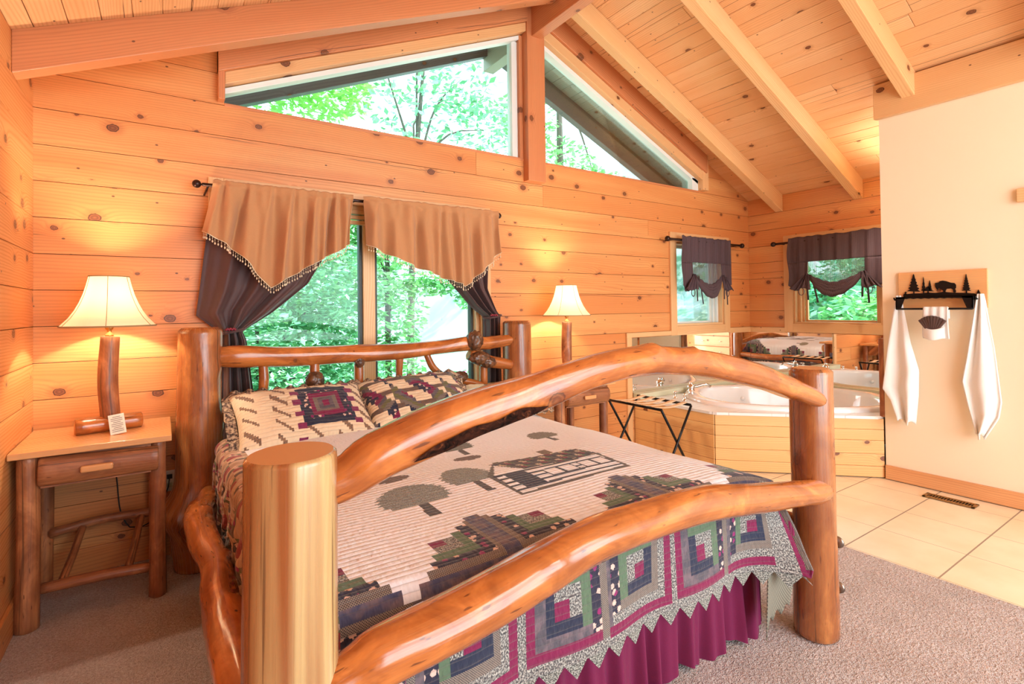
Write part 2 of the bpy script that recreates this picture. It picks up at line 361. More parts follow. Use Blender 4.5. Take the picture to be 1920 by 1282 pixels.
    def lathe(s, prof, c=(0, 0, 0), n=32, mi=0, axis='z', smooth=True):
        vs = []; fs = []; c = Vector(c)
        for (r, z) in prof:
            for k in range(n):
                a = 2*PI*k/n; p = Vector((math.cos(a)*r, math.sin(a)*r, z))
                if axis == 'x': p = Vector((p.z, p.x, p.y))
                if axis == 'y': p = Vector((p.y, p.z, p.x))
                vs.append(c+p)
        for i in range(len(prof)-1):
            for k in range(n):
                k2 = (k+1) % n; fs.append((i*n+k, i*n+k2, (i+1)*n+k2, (i+1)*n+k))
        s.add(vs, fs, [[(prof[f[0]//n][1], f[0] % n/n), (prof[f[1]//n][1], f[1] % n/n), (prof[f[2]//n][1], f[2] % n/n), (prof[f[3]//n][1], f[3] % n/n)] for f in fs], None, mi, smooth); return s
    def grid(s, fn, nu, nv, uvfn=None, mi=0, smooth=True, tint=.5):
        vs = [fn(i/nu, j/nv) for j in range(nv+1) for i in range(nu+1)]; fs = []; uvs = []
        uf = uvfn or (lambda a, b: (a, b))
        for j in range(nv):
            for i in range(nu):
                a = j*(nu+1)+i; fs.append((a, a+1, a+nu+2, a+nu+1))
                uvs.append([uf(i/nu, j/nv), uf((i+1)/nu, j/nv), uf((i+1)/nu, (j+1)/nv), uf(i/nu, (j+1)/nv)])
        s.add(vs, fs, uvs, tint, mi, smooth); return s
    def sphere(s, c, r, n=16, m=10, mi=0, sc=(1, 1, 1)):
        c = Vector(c)
        prof = [(math.sin(PI*i/m), -math.cos(PI*i/m)) for i in range(m+1)]
        vs = []; fs = []
        for (a, z) in prof:
            for k in range(n): t = 2*PI*k/n; vs.append(c+Vector((a*math.cos(t)*r*sc[0], a*math.sin(t)*r*sc[1], z*r*sc[2])))
        for i in range(m):
            for k in range(n): k2 = (k+1) % n; fs.append((i*n+k, i*n+k2, (i+1)*n+k2, (i+1)*n+k))
        s.add(vs, fs, None, None, mi, True); return s
    def build(s, name, mats, parent=None, bevel=0, solid=0, subs=0, origin=None, seg=2):
        if not isinstance(mats, (list, tuple)): mats = [mats]
        V = np.array([tuple(p) for p in s.v], dtype=float)
        if origin is None: origin = ((V[:, 0].min()+V[:, 0].max())/2, (V[:, 1].min()+V[:, 1].max())/2, V[:, 2].min())
        origin = np.array(origin, float)
        me = bpy.data.meshes.new(name); me.from_pydata((V-origin).tolist(), [], s.f)
        u = me.uv_layers.new(name='UVMap'); u.data.foreach_set('uv', [x for f in s.uv for p in f for x in p])
        at = me.attributes.new('tint', 'FLOAT', 'FACE'); at.data.foreach_set('value', s.t)
        for m in mats: me.materials.append(m)
        me.polygons.foreach_set('material_index', s.mi); me.polygons.foreach_set('use_smooth', s.sm); me.update()
        o = bpy.data.objects.new(name, me); COL.objects.link(o)
        link(o, parent, origin)
        if bevel:
            md = o.modifiers.new('edges', 'BEVEL'); md.width = bevel; md.segments = seg; md.limit_method = 'ANGLE'; md.angle_limit = math.radians(35)
        if solid:
            md = o.modifiers.new('thickness', 'SOLIDIFY'); md.thickness = solid; md.offset = 0
        if subs:
            md = o.modifiers.new('smooth', 'SUBSURF'); md.levels = subs; md.render_levels = subs
        return o
def link(o, parent, origin):
    WL[o] = Vector(origin)
    if parent is not None: o.parent = parent; o.location = Vector(origin)-WL[parent]
    else: o.location = Vector(origin)
def thing(name, loc, label, cat, group=None):
    o = bpy.data.objects.new(name, None); COL.objects.link(o); o.location = loc; o.empty_display_size = .1; WL[o] = Vector(loc); return tag(o, label, cat, group)
def tag(o, label=None, cat=None, group=None, kind=None):
    if label: o['label'] = label
    if cat: o['category'] = cat
    if group: o['group'] = group
    if kind: o['kind'] = kind
    return o
def struct(o, label=None): return tag(o, label, None, None, 'structure')
def dup(root, dloc, label=None):
    c = root.copy(); COL.objects.link(c); c.location = root.location+Vector(dloc); WL[c] = WL[root]+Vector(dloc)
    if label: c['label'] = label
    for ch in list(root.children):
        k = ch.copy(); COL.objects.link(k); k.parent = c
        for g in list(ch.children): q = g.copy(); COL.objects.link(q); q.parent = k
    return c
def clip(poly, a, b, c):      # keep a*u+b*z<=c
    out = []
    for i in range(len(poly)):
        p, q = poly[i], poly[(i+1) % len(poly)]; dp = a*p[0]+b*p[1]-c; dq = a*q[0]+b*q[1]-c
        if dp <= 1e-9: out.append(p)
        if (dp < -1e-9 and dq > 1e-9) or (dp > 1e-9 and dq < -1e-9): t = dp/(dp-dq); out.append((p[0]+(q[0]-p[0])*t, p[1]+(q[1]-p[1])*t))
    return out

# ------------------------------------------------------------------ room dimensions
XL, XR, YB, YF = -.543, 5.738, 3.504, -2.6
XW, YW = 4.646, 1.735
EAVE, RX, RZ = 2.585, 2.6, 3.948
SL, SR = (RZ-EAVE)/(RX-XL), (RZ-EAVE)/(XR-RX)
def ceil(x): return RZ-SL*(RX-x) if x < RX else RZ-SR*(x-RX)
PITCH = .185; Z0 = -.0095
def boards(mb, u0, u1, openings, origin, eu, en, th=.05, zmax=None, gable=False, joints=3.2):
    k = 0
    while True:
        za, zb = Z0+PITCH*k, Z0+PITCH*(k+1); k += 1
        if za < 0: za = 0.0
        if za >= (zmax or 4): break
        zb = min(zb, zmax) if zmax else zb
        segs = [(u0, u1)]
        zs = [(za, zb)]
        # cut openings: split board vertically where an opening covers part of the height
        cuts = sorted(set([za, zb]+[z for (_, _, oa, ob) in openings for z in (oa, ob) if za < z < zb]))
        for ci in range(len(cuts)-1):
            ca, cb = cuts[ci], cuts[ci+1]; segs = [(u0, u1)]
            for (oa, ob, oz0, oz1) in openings:
                if oz0 <= ca+1e-6 and oz1 >= cb-1e-6:
                    ns = []
                    for (a, b) in segs:
                        if oa > a: ns.append((a, min(b, oa)))
                        if ob < b: ns.append((max(a, ob), b))
                    segs = [q for q in ns if q[1]-q[0] > .005]
            for (a, b) in segs:
                parts = [(a, b)]
                if b-a > joints:
                    c = random.uniform(a+.9, b-.9); parts = [(a, c), (c, b)]
                for (p, q) in parts:
                    poly = [(p, ca), (q, ca), (q, cb), (p, cb)]
                    if gable: poly = clip(poly, -SL, 1, RZ-SL*RX); poly = clip(poly, SR, 1, RZ+SR*RX) if len(poly) > 2 else poly
                    if len(poly) > 2:
                        mb.prism(poly, Vector(origin)+Vector(en)*.018, eu, (0, 0, 1), en, th-.018, mi=1)
                        g_ = .0016; zc_, zd_ = ca+(g_ if ca > za-1e-6 and ca == za else 0), cb-(g_ if cb == zb else 0); pg = .001 if len(parts) > 1 else 0
                        poly = [(p+pg, zc_), (q-pg, zc_), (q-pg, zd_), (p+pg, zd_)]
                        if gable: poly = clip(poly, -SL, 1, RZ-SL*RX); poly = clip(poly, SR, 1, RZ+SR*RX) if len(poly) > 2 else poly
                        if len(poly) > 2: mb.prism(poly, origin, eu, (0, 0, 1), en, .018)
random.seed(11)
DARKW = plain('dark groove', (.05, .015, .008), .9)
# openings: picture window, alcove small window, two transoms
PW = (.30, 2.06, .50, 2.06); SWN = (4.40, 5.22, 1.145, 2.02)
TL, TR = (.305, 2.50, 2.595, 5), (2.66, 4.815, 2.595, 5)
mb = MB(); boards(mb, XL-.04, XR+.04, [PW, SWN, TL, TR], (0, YB, 0), (1, 0, 0), (0, 1, 0), gable=True)
struct(mb.build('wall_back', [PINE, DARKW], bevel=.005, seg=2), 'horizontal knotty pine board wall with the windows behind the bed')
mb = MB(); boards(mb, YF, YB+.05, [], (XL, 0, 0), (0, 1, 0), (-1, 0, 0), zmax=EAVE)
struct(mb.build('wall_left', [PINE, DARKW], bevel=.005), 'horizontal pine board wall at the left edge')
RWN = (2.14, 2.99, 1.145, 2.02)
mb = MB(); boards(mb, YW-.1, YB+.05, [RWN], (XR, 0, 0), (0, 1, 0), (1, 0, 0), zmax=EAVE)
struct(mb.build('wall_right', [PINE, DARKW], bevel=.005), 'pine board wall of the tub alcove with the wider window')
# rear wall with glass doors and gable light (open to the sky)
mb = MB(); boards(mb, XL, XR, [(-.05, 4.05, 0, 2.2), (1.2, 4.0, 2.75, 3.4)], (0, YF, 0), (1, 0, 0), (0, -1, 0), gable=True)
struct(mb.build('wall_rear', [PINE, DARKW]), 'pine board wall behind the camera')
# cream partition
mb = MB(); mb.box(XW, XW+.12, YF, YW, 0, 3.10)
struct(mb.build('wall_partition', PLASTER), 'cream painted partition wall with the towel rack')
mb = MB(); mb.box(XW+.13, XR, YW-.12, YW, 0, 3.0)
struct(mb.build('wall_alcove', PLASTER), 'side wall of the tub alcove behind the partition')
# floors
mb = MB(); mb.box(XL-.1, 3.15, YF-.1, YB+.1, -.1, 0)
struct(mb.build('floor', CARPET, origin=(0, 0, 0)), 'beige pile carpet')
mb = MB(); mb.box(3.15, XR+.1, YF-.1, YB+.1, -.1, -.006)
struct(mb.build('floor_tile', TILE, origin=(0, 0, 0)), 'cream square floor tiles')
# ceiling boards
def slope_axes(side):
    s = SL if side < 0 else -SR; l = math.hypot(1, s); return Vector((1/l, 0, s/l)), Vector((0, 1, 0)), Vector((-s/l, 0, 1/l))
def ceiling(name, y0, y1, mat, ext, label):
    mb = MB()
    for side in (-1, 1):
        xa, xb = (XL-ext, RX) if side < 0 else (RX, XR+ext)
        ex, ey, ez = slope_axes(side); L = (xb-xa)/ex.x; n = int(L/.132)+1; w = L/n
        for i in range(n):
            xm = xa+(i+.5)*w*ex.x; zc = ceil(xm)+.012*ez.z
            a, b = y0, y1; cuts = [a, b]
            if b-a > 3: c = random.uniform(a+1.0, b-1.0); cuts = [a, c, b]
            for j in range(len(cuts)-1):
                mb.obox((xm, (cuts[j]+cuts[j+1])/2, zc), (w-.002, cuts[j+1]-cuts[j]-.002, .024), (ex, ey, ez), grain=1)
    return struct(mb.build(name, mat, bevel=.004), label)
ceiling('ceiling', YF, YB+.05, PINE_L, .05, 'sloped tongue and groove pine ceiling')
ceiling('ceiling_eave', YB+.05, 4.22, SOFFIT, .5, 'weathered board soffit of the roof overhang outside the gable window')
# outer roof skin so that no sky leaks
mb = MB()
for side in (-1, 1):
    ex, ey, ez = slope_axes(side); xa, xb = (XL-.7, RX) if side < 0 else (RX, XR+.7); xm = (xa+xb)/2
    mb.obox((xm, (YF+4.25)/2, ceil(xm)+.07), ((xb-xa)/ex.x, 4.25-YF, .05), (ex, ey, ez))
struct(mb.build('trim_roof', plain('roof deck', (.12, .10, .09), .9)), 'roof deck above the ceiling boards')
# rafters
tn = [0]
def trim(mbx, mat, label, bevel=.004):
    tn[0] += 1; return struct(mbx.build('trim_%d' % tn[0], mat, bevel=bevel), label)
def rafter(side, y0, y1, xa, xb, off=0.0, depth=.19):
    ex, ey, ez = slope_axes(side); c = ceil
    poly = [(xa, c(xa)-off-depth), (xb, c(xb)-off-depth), (xb, c(xb)-off-.001), (xa, c(xa)-off-.001)]
    poly = [(a*ex.x+b*ex.z, a*ez.x+b*ez.z) for a, b in poly]
    mb = MB(); mb.prism(poly, (0, y0, 0), ex, ez, (0, 1, 0), y1-y0)
    return mb
ys = [3.09, 2.29, 1.485, .68, -.12, -.92, -1.72]
nm = ['nearest the gable window', 'second from the gable window', 'third from the gable window', 'fourth from the gable window', 'fifth from the gable window', 'sixth from the gable window', 'last before the rear wall']
for i, y in enumerate(ys):
    xa = XL
    trim(rafter(-1, y-.04, y+.055, xa, RX-.07), BEAM_D if i == 0 else BEAM, 'sloping ceiling rafter on the left roof side, '+nm[i])
    xe = XR if y > YW else XW-.02
    trim(rafter(1, y, y+.085, RX+.07, xe), BEAM, 'sloping ceiling rafter on the right roof side, '+nm[i])
mb = MB(); mb.box(2.535, 2.635, YF, 3.44, 3.60, 3.90, grain=1); trim(mb, BEAM_D, 'ridge beam running out from the gable post')
mb = MB(); mb.box(2.49, 2.67, 3.43, 3.62, 2.40, 3.87, grain=2); trim(mb, BEAM_D, 'reddish post between the two gable windows')
trim(rafter(-1, 3.42, 3.60, .27, 2.49, 0, .19), BEAM_D, 'rafter along the top of the left gable window')
trim(rafter(1, 3.42, 3.60, 2.67, 4.86, 0, .19), BEAM_D, 'rafter along the top of the right gable window')
trim(rafter(-1, 3.445, 3.60, .305, 2.49, .19, .075), TRIMW, 'head casing of the left gable window')
trim(rafter(1, 3.445, 3.60, 2.67, 4.80, .19, .10), TRIMW, 'head casing of the right gable window')
mb = MB(); mb.box(.27, .305, 3.44, 3.60, 2.595, 2.90, grain=2); trim(mb, BEAM_D, 'short side casing at the left end of the gable window')
mb = MB(); mb.box(4.80, 4.90, 3.44, 3.60, 2.595, 2.93, grain=2); trim(mb, TRIMW, 'short side casing at the right end of the gable window')
mb = MB(); mb.box(2.455, 2.49, 3.50, 3.60, 2.595, 3.62, grain=2); trim(mb, BEAM_D, 'inner side casing of the left gable window')
# header on the partition
mb = MB(); mb.box(XW-.045, XW, YF, YW+.02, 2.785, 3.05, grain=1); trim(mb, TRIMW, 'wide pine header above the cream partition')
mb = MB(); mb.box(XW-.018, XW, YF, YW, 0, .105, grain=1); o = mb.build('baseboard_partition', BEAM_D2, bevel=.003); struct(o, 'pine baseboard under the towels')
mb = MB(); mb.box(XW-.004, XW+.10, YW+.001, YW+.035, .47, 1.08, grain=2); trim(mb, LOG_R, 'red brown end board where the tub meets the partition')
mb = MB(); mb.box(XL, 3.72, YB-.016, YB, 0, .13, grain=0); struct(mb.build('baseboard_back', PINE, bevel=.003), 'pine baseboard under the picture window')
mb = MB(); mb.box(XL, XL+.016, YF, YB-.016, 0, .13, grain=1); struct(mb.build('baseboard_left', PINE, bevel=.003), 'pine baseboard of the left wall')
mb = MB(); mb.box(XW-.03, XW, .72, .84, 0, 2.0, grain=2).box(XW-.03, XW, -.3, .955, 2.0, 2.09, grain=1); trim(mb, TRIMW, 'pine door casing at the right edge')
# outside: barge rafters and ridge
for sd, xa, xb, tx in ((-1, XL-.5, 2.6, 'left'), (1, 2.6, XR+.5, 'right')):
    mb = rafter(sd, 4.12, 4.20, xa, xb, 0, .20); trim(mb, EXTW, 'dark barge rafter under the eave outside, '+tx)
mb = MB(); mb.box(2.53, 2.64, 3.60, 4.20, 3.60, 3.88, grain=1); trim(mb, SOFFIT, 'end of the ridge beam outside the gable window')

# ------------------------------------------------------------------ windows
wi = [0]
def window_thing(label): wi[0] += 1; o = bpy.data.objects.new('window_%d' % wi[0], None); COL.objects.link(o); o.empty_display_size = .1; WL[o] = Vector((0, 0, 0)); return struct(o, label)
# picture window
w = window_thing('wide picture window with two panes behind the headboard')
x0, x1, z0, z1 = PW
mb = MB(); mb.box(x0, x0+.03, 3.52, 3.66, z0, z1, 2).box(x1-.03, x1, 3.52, 3.66, z0, z1, 2).box(x0, x1, 3.52, 3.66, z0, z0+.03).box(x0, x1, 3.52, 3.66, z1-.03, z1)
mb.build('window_frame', TRIMW, w, bevel=.003)
mb = MB(); mb.box(x0-.08, x0, 3.48, 3.504, z0-.08, z1+.08, 2).box(x1, x1+.085, 3.48, 3.504, z0-.08, z1+.08, 2).box(x0, x1, 3.48, 3.504, z0-.08, z0).box(x0, x1, 3.48, 3.504, z1, z1+.08)
mb.build('window_casing', TRIMW, w, bevel=.003)
mb = MB(); mb.box(1.15, 1.235, 3.55, 3.64, z0+.03, z1-.03, 2); mb.build('mullion', BEAM, w, bevel=.004)
for xa, xb in ((x0+.03, 1.15), (1.235, x1-.03)):
    mb = MB(); mb.box(xa, xa+.02, 3.57, 3.62, z0+.03, z1-.05).box(xb-.02, xb, 3.57, 3.62, z0+.03, z1-.05).box(xa, xb, 3.57, 3.62, z0+.03, z0+.05).box(xa, xb, 3.57, 3.62, z1-.05, z1-.03)
    mb.build('sash', DARKGAP, w, bevel=.002)
    mb = MB(); mb.box(xa+.018, xb-.018, 3.592, 3.598, z0+.045, z1-.045); mb.build('pane', GLASS, w)
mb = MB()
for k in range(3): mb.box(x0+.03, x1-.03, 3.515, 3.555, z1-.125+k*.035, z1-.125+k*.035+.026)
mb.build('raised_blind', TRIMW, w, bevel=.003)
# transoms
w = window_thing('left sloping gable window of clear glass'); 
g = lambda x: ceil(x)-.27
mb = MB(); mb.prism([(.305, g(.305)-.035), (2.455, g(2.455)-.035), (2.455, g(2.455)), (.305, g(.305))], (0, 3.50, 0), (1, 0, 0), (0, 0, 1), (0, 1, 0), .08); mb.build('top_bead', VINYL, w, bevel=.003)
mb = MB(); mb.box(2.40, 2.455, 3.53, 3.60, 2.595, g(2.42)-.03, 2); mb.build('side_bead', VINYL, w, bevel=.003)
mb = MB(); mb.prism([(.305, 2.595), (2.43, 2.595), (2.43, g(2.43)-.02), (.305, g(.305)-.02)], (0, 3.56, 0), (1, 0, 0), (0, 0, 1), (0, 1, 0), .006); mb.build('pane', GLASS, w)
w = window_thing('right sloping gable window of clear glass'); g = lambda x: ceil(x)-.29
mb = MB(); mb.prism([(2.67, g(2.67)-.04), (4.80, g(4.80)-.04), (4.80, g(4.80)), (2.67, g(2.67))], (0, 3.50, 0), (1, 0, 0), (0, 0, 1), (0, 1, 0), .08); mb.build('top_bead', VINYL, w, bevel=.003)
mb = MB(); mb.box(4.70, 4.80, 3.50, 3.56, 2.595, g(4.75), 2); mb.build('side_bead', VINYL, w, bevel=.003)
mb = MB(); mb.prism([(2.67, 2.595), (4.72, 2.595), (4.72, g(4.72)-.02), (2.67, g(2.67)-.02)], (0, 3.56, 0), (1, 0, 0), (0, 0, 1), (0, 1, 0), .006); mb.build('pane', GLASS, w)
mb = MB(); mb.box(TL[0], TL[1], 3.50, 3.62, 2.575, 2.596); trim(mb, BEAM_D, 'sill of the left gable window')
mb = MB(); mb.box(TR[0], TR[1], 3.50, 3.62, 2.575, 2.596); trim(mb, BEAM_D, 'sill of the right gable window')
# alcove windows (built in a local frame: u across, v into the wall)
def small_window(label, org, eu, en, u0, u1, z0, z1, jamb):
    w = window_thing(label); o = Vector(org); eu = Vector(eu); en = Vector(en)
    def bx(mb, a, b, n0, n1, c, d, grain=0, mi=0): mb.obox(o+eu*((a+b)/2)+en*((n0+n1)/2)+Vector((0, 0, (c+d)/2)), (b-a, n1-n0, d-c), (eu, en, (0, 0, 1)), grain, mi)
    c = .095
    mb = MB(); bx(mb, u0-c, u0, -.022, 0, z0-c, z1+c, 2); bx(mb, u1, u1+c, -.022, 0, z0-c, z1+c, 2); bx(mb, u0, u1, -.022, 0, z0-c, z0); bx(mb, u0, u1, -.022, 0, z1, z1+c)
    mb.build('window_casing', TRIMW, w, bevel=.003)
    mb = MB(); bx(mb, u0, u0+.02, 0, .15, z0, z1, 2); bx(mb, u1-.02, u1, 0, .15, z0, z1, 2); bx(mb, u0+.02, u1-.02, 0, .15, z0, z0+.02); bx(mb, u0+.02, u1-.02, 0, .15, z1-.02, z1)
    mb.build('jamb', TRIMW, w, bevel=.002)
    mb = MB()
    for k in range(3): a = .02+.025*k; bx(mb, u0+a, u0+a+.025, .05+.03*k, .08+.03*k, z0+.02, z1-.02, 2); bx(mb, u1-a-.025, u1-a, .05+.03*k, .08+.03*k, z0+.02, z1-.02, 2)
    bx(mb, u0+.1, u1-.1, .10, .14, z0+.02, z0+.04); bx(mb, u0+.1, u1-.1, .10, .14, z1-.05, z1-.02)
    mb.build('sash', jamb, w, bevel=.003)
    mb = MB(); bx(mb, u0+.09, u1-.09, .118, .124, z0+.035, z1-.045); mb.build('pane', GLASS, w)
small_window('narrow alcove window to the left of the corner', (0, YB, 0), (1, 0, 0), (0, 1, 0), SWN[0], SWN[1], SWN[2], SWN[3], VINYL)
small_window('wide alcove window to the right of the corner', (XR, 0, 0), (0, -1, 0), (1, 0, 0), -RWN[1], -RWN[0], RWN[2], RWN[3], TRIMW)
mb = MB(); mb.box(3.66, 4.305, 3.482, 3.504, 1.055, 1.10).box(5.315, XR-.022, 3.482, 3.504, 1.04, 1.10).box(3.66, 3.725, 3.482, 3.504, 0, 1.055, grain=2); trim(mb, TRIMW, 'pine trim around the mirror on the back wall')
mb = MB(); mb.box(XR-.022, XR, 3.085, 3.504, 1.04, 1.10, grain=1); trim(mb, TRIMW, 'pine trim above the mirror on the alcove side wall')
for (nm_, a, b) in (('mirror on the back wall above the tub', 0, 1), ('mirror on the alcove side wall under the wide window', 1, 0)):
    mb = MB()
    if a == 0: mb.box(3.726, XR-.01, 3.496, 3.503, .525, 1.05)
    else: mb.box(XR-.008, XR-.001, 1.78, 3.494, .525, 1.045)
    tag(mb.build('wall_mirror', MIRROR), nm_, 'mirror', 'mirrors around the tub')
# rear glass doors (frame only, open sky behind)
d = bpy.data.objects.new('door_1', None); COL.objects.link(d); WL[d] = Vector((0, 0, 0)); struct(d, 'glazed doors in the wall behind the camera')
mb = MB()
for x in (-.05, .96, 1.98, 2.99, 3.98): mb.box(x, x+.07, YF-.05, YF, 0, 2.2, 2)
mb.box(-.05, 4.05, YF-.05, YF, 2.13, 2.2); mb.box(-.05, 4.05, YF-.05, YF, 0, .06); mb.build('door_frame', TRIMW, d, bevel=.004)

# ------------------------------------------------------------------ bed frame
random.seed(21)
bed = thing('log_bed', (1.19, 2.15, 0), 'large log bed frame with arched footboard rail and branch spindles', 'bed')
def logm(name, pts, rad, mat=LOG, parent=None, **kw):
    mb = MB(); mb.tube(pts, rad, capmi=1, **kw); return mb.build(name, [mat, ENDG], parent)
ph = logm('head_post', [(.16, 3.25, 0), (.15, 3.25, .2), (.16, 3.25, .6), (.165, 3.25, 1.0), (.165, 3.25, 1.265)], [.115, .118, .112, .104, .104], LOG_H, bed, n=40, wob=.07, bumps=((.28, 4.0, .055, .09), (.33, 3.4, .05, .07), (1.05, 5.6, .010, .03), (.75, 5.9, .012, .04)), rnd=.016)
logm('head_post', [(2.235, 3.25, 0), (2.23, 3.25, .6), (2.23, 3.25, 1.255)], [.115, .11, .107], LOG_H, bed, n=40, wob=.05, rnd=.016)
fl = logm('foot_post', [(.200, 1.08, 0), (.202, 1.08, .5), (.206, 1.08, 1.0), (.206, 1.08, 1.075)], [.090, .088, .085, .084], LOG_P, bed, n=48, wob=.025, rnd=.006)
fr = logm('foot_post', [(2.222, 1.09, 0), (2.218, 1.09, .5), (2.212, 1.09, 1.09)], [.084, .081, .078], LOG_H, bed, n=40, wob=.05, rnd=.014)
# arched top rail
T = [(.18, .985), (.30, 1.006), (.37, 1.045), (.49, 1.082), (.63, 1.112), (.79, 1.138), (.975, 1.176), (1.19, 1.189), (1.44, 1.166), (1.743, 1.104), (1.95, 1.045), (2.11, .995), (2.20, .965)]
TY = [1.08, 1.075, 1.065, 1.06, 1.06, 1.06, 1.06, 1.06, 1.06, 1.06, 1.06, 1.055, 1.05]
TRr = [.030, .044, .050, .054, .052, .050, .045, .044, .044, .046, .043, .038, .034]
tr = logm('top_foot_rail', [(x, TY[i], z) for i, (x, z) in enumerate(T)], TRr, LOG, bed, n=32, wob=.09, step=.02, bumps=((1.05, .4, .012, .03), (1.24, .3, .008, .02)), rnd=.012)
mb = MB()   # dark bark seam along the lower back flank of the arch
def barkfn(a, b):
    x = .43+a*.36; z = np.interp(x, [q[0] for q in T], [q[1] for q in T]); rr = np.interp(x, [q[0] for q in T], TRr)*1.02
    wdt = .85*math.sin(PI*min(1, max(0, a)))**.7*(1+.25*math.sin(a*9)); th = -.60+(b-.5)*wdt+.05*math.sin(a*19)
    rr += .0035
    return (x, 1.06-math.cos(th)*rr, z+math.sin(th)*rr)
mb.grid(barkfn, 40, 6); mb.build('bark_pocket', BARK, tr)
Lw = [(.18, .600), (.30, .625), (.365, .640), (.487, .650), (.626, .668), (.784, .696), (.967, .724), (1.179, .727), (1.43, .716), (1.73, .670), (2.0, .630), (2.12, .612), (2.215, .600)]
LR = [.036, .046, .058, .060, .062, .062, .058, .055, .055, .050, .047, .048, .042]
logm('low_foot_rail', [(x, 1.045, z) for x, z in Lw], LR, LOG, bed, n=32, wob=.09, step=.02, bumps=((.62, 1.0, .010, .03), (1.2, 5, .008, .03)), rnd=.014)
# side rails (upright bends)
SRl = [(.20, 3.16, .40), (.175, 3.0, .41), (.130, 2.78, .42), (.135, 2.5, .42), (.155, 2.2, .42), (.150, 1.95, .42), (.155, 1.7, .42), (.160, 1.45, .43), (.19, 1.14, .43)]
logm('side_rail', SRl, [.045, .05, .056, .056, .05, .055, .06, .055, .05], LOG, bed, n=28, wob=.12, step=.025, bumps=((.45, 5.5, .018, .03), (.95, 5, .012, .03), (1.35, 5.6, .012, .04)))
logm('side_rail', [(2.22, 3.16, .42), (2.26, 2.8, .40), (2.23, 2.3, .42), (2.26, 1.7, .40), (2.22, 1.16, .42)], [.045, .055, .05, .055, .045], LOG, bed, n=24, wob=.1)
# head rails
hr = logm('head_rail', [(.22, 3.25, 1.10), (.34, 3.25, 1.10), (.6, 3.25, 1.085), (.95, 3.25, 1.078), (1.33, 3.25, 1.075), (1.6, 3.25, 1.09), (1.79, 3.24, 1.105), (1.95, 3.24, 1.10), (2.17, 3.22, 1.115)],
     [.050, .064, .060, .056, .052, .050, .052, .046, .040], LOG, bed, n=28, wob=.10, step=.025)
logm('head_branch', [(1.80, 3.235, 1.03), (1.90, 3.23, .985), (2.02, 3.22, .955), (2.15, 3.21, .93)], [.045, .050, .040, .036], LOG, bed, n=20, wob=.15)
def burlmb(c, r, sc):
    mb = MB(); c = Vector(c)
    def f(a, b):
        th = a*2*PI; ph_ = b*PI; d = Vector((math.sin(ph_)*math.cos(th), math.sin(ph_)*math.sin(th), -math.cos(ph_)))
        k = 1+.16*noise.noise(d*3.2+c*9)+.10*abs(math.sin(th*5+4*noise.noise(d*2+c)))*math.sin(ph_)
        return c+Vector((d.x*sc[0], d.y*sc[1], d.z*sc[2]))*r*k
    mb.grid(f, 48, 24); return mb
for (c, r, sc) in (((1.83, 3.20, 1.125), .055, (1.05, .9, 1.25)), ((1.86, 3.19, 1.0), .056, (1.4, .8, .8)), ((1.93, 3.19, .965), .05, (1.2, .8, .8))):
    burlmb(c, r, sc).build('burl', BURL, bed)
logm('low_head_rail', [(.22, 3.25, .775), (.8, 3.25, .78), (1.5, 3.25, .77), (2.17, 3.25, .775)], [.033, .036, .034, .033], LOG_P, bed, n=20)
for pts, rr in (([(.47, 3.25, 1.06), (.475, 3.25, .95), (.46, 3.25, .77)], [.024, .027, .026]), ([(.755, 3.25, 1.06), (.75, 3.25, .95), (.735, 3.25, .77)], [.028, .030, .026]),
                ([(1.02, 3.25, 1.05), (1.02, 3.25, .77)], [.030, .032]), ([(1.29, 3.25, 1.05), (1.285, 3.25, .92), (1.29, 3.25, .77)], [.026, .022, .034]),
                ([(1.48, 3.25, 1.05), (1.53, 3.25, .95), (1.62, 3.25, .875), (1.72, 3.25, .85), (1.85, 3.24, .815), (1.95, 3.24, .78)], [.022, .024, .028, .03, .028, .026]), ([(1.93, 3.25, .98), (1.93, 3.25, .77)], [.030, .030])):
    logm('spindle', pts, rr, LOG, bed, n=16, wob=.12, step=.02)
for (c, r, sc) in (((.745, 3.212, .935), .050, (1, .7, 1.05)), ((1.015, 3.218, 1.025), .030, (1, .7, 1.1)), ((1.72, 3.22, .875), .042, (1.4, .8, .9)), ((1.285, 3.225, .815), .036, (1.2, .8, .5))):
    burlmb(c, r, sc).build('burl', BURL, bed)
for z in (.37, .185):
    mb = MB(); mb.lathe([(.0, 0), (.022, .0), (.024, .008), (.018, .016), (0, .02)], (2.300, 1.04, z), n=20, axis='x'); mb.build('bolt_cap', STEEL, bed)
mb = MB(); mb.tube([(.155, 1.93, .13), (.10, 1.93, .125)], [.03, .03], n=14, wob=0); mb.box(.14, 2.2, 1.88, 1.98, .10, .16, 0); mb.build('slat', plain('dark stained slat', (.05, .025, .018), .6), bed)
mb = MB(); mb.box(.14, 2.2, 2.7, 2.8, .10, .16, 0); mb.build('slat', BARK, bed)

# mattress
def superbox(mb, c, h, p=6, n=40, m=16, mi=0):
    c = Vector(c)
    def f(a, b):
        th = 2*PI*a; ph_ = PI*(b-.5); e = 2/p
        sg = lambda q, k: math.copysign(abs(q)**k, q)
        return c+Vector((h[0]*sg(math.cos(ph_), e)*sg(math.cos(th), e), h[1]*sg(math.cos(ph_), e)*sg(math.sin(th), e), h[2]*sg(math.sin(ph_), e)))
    mb.grid(f, n, m, mi=mi)
mb = MB(); superbox(mb, (1.18, 2.235, .42), (.84, .90, .235), 10); tag(mb.build('mattress', SHEET), 'thick mattress under the patchwork quilt', 'mattress')

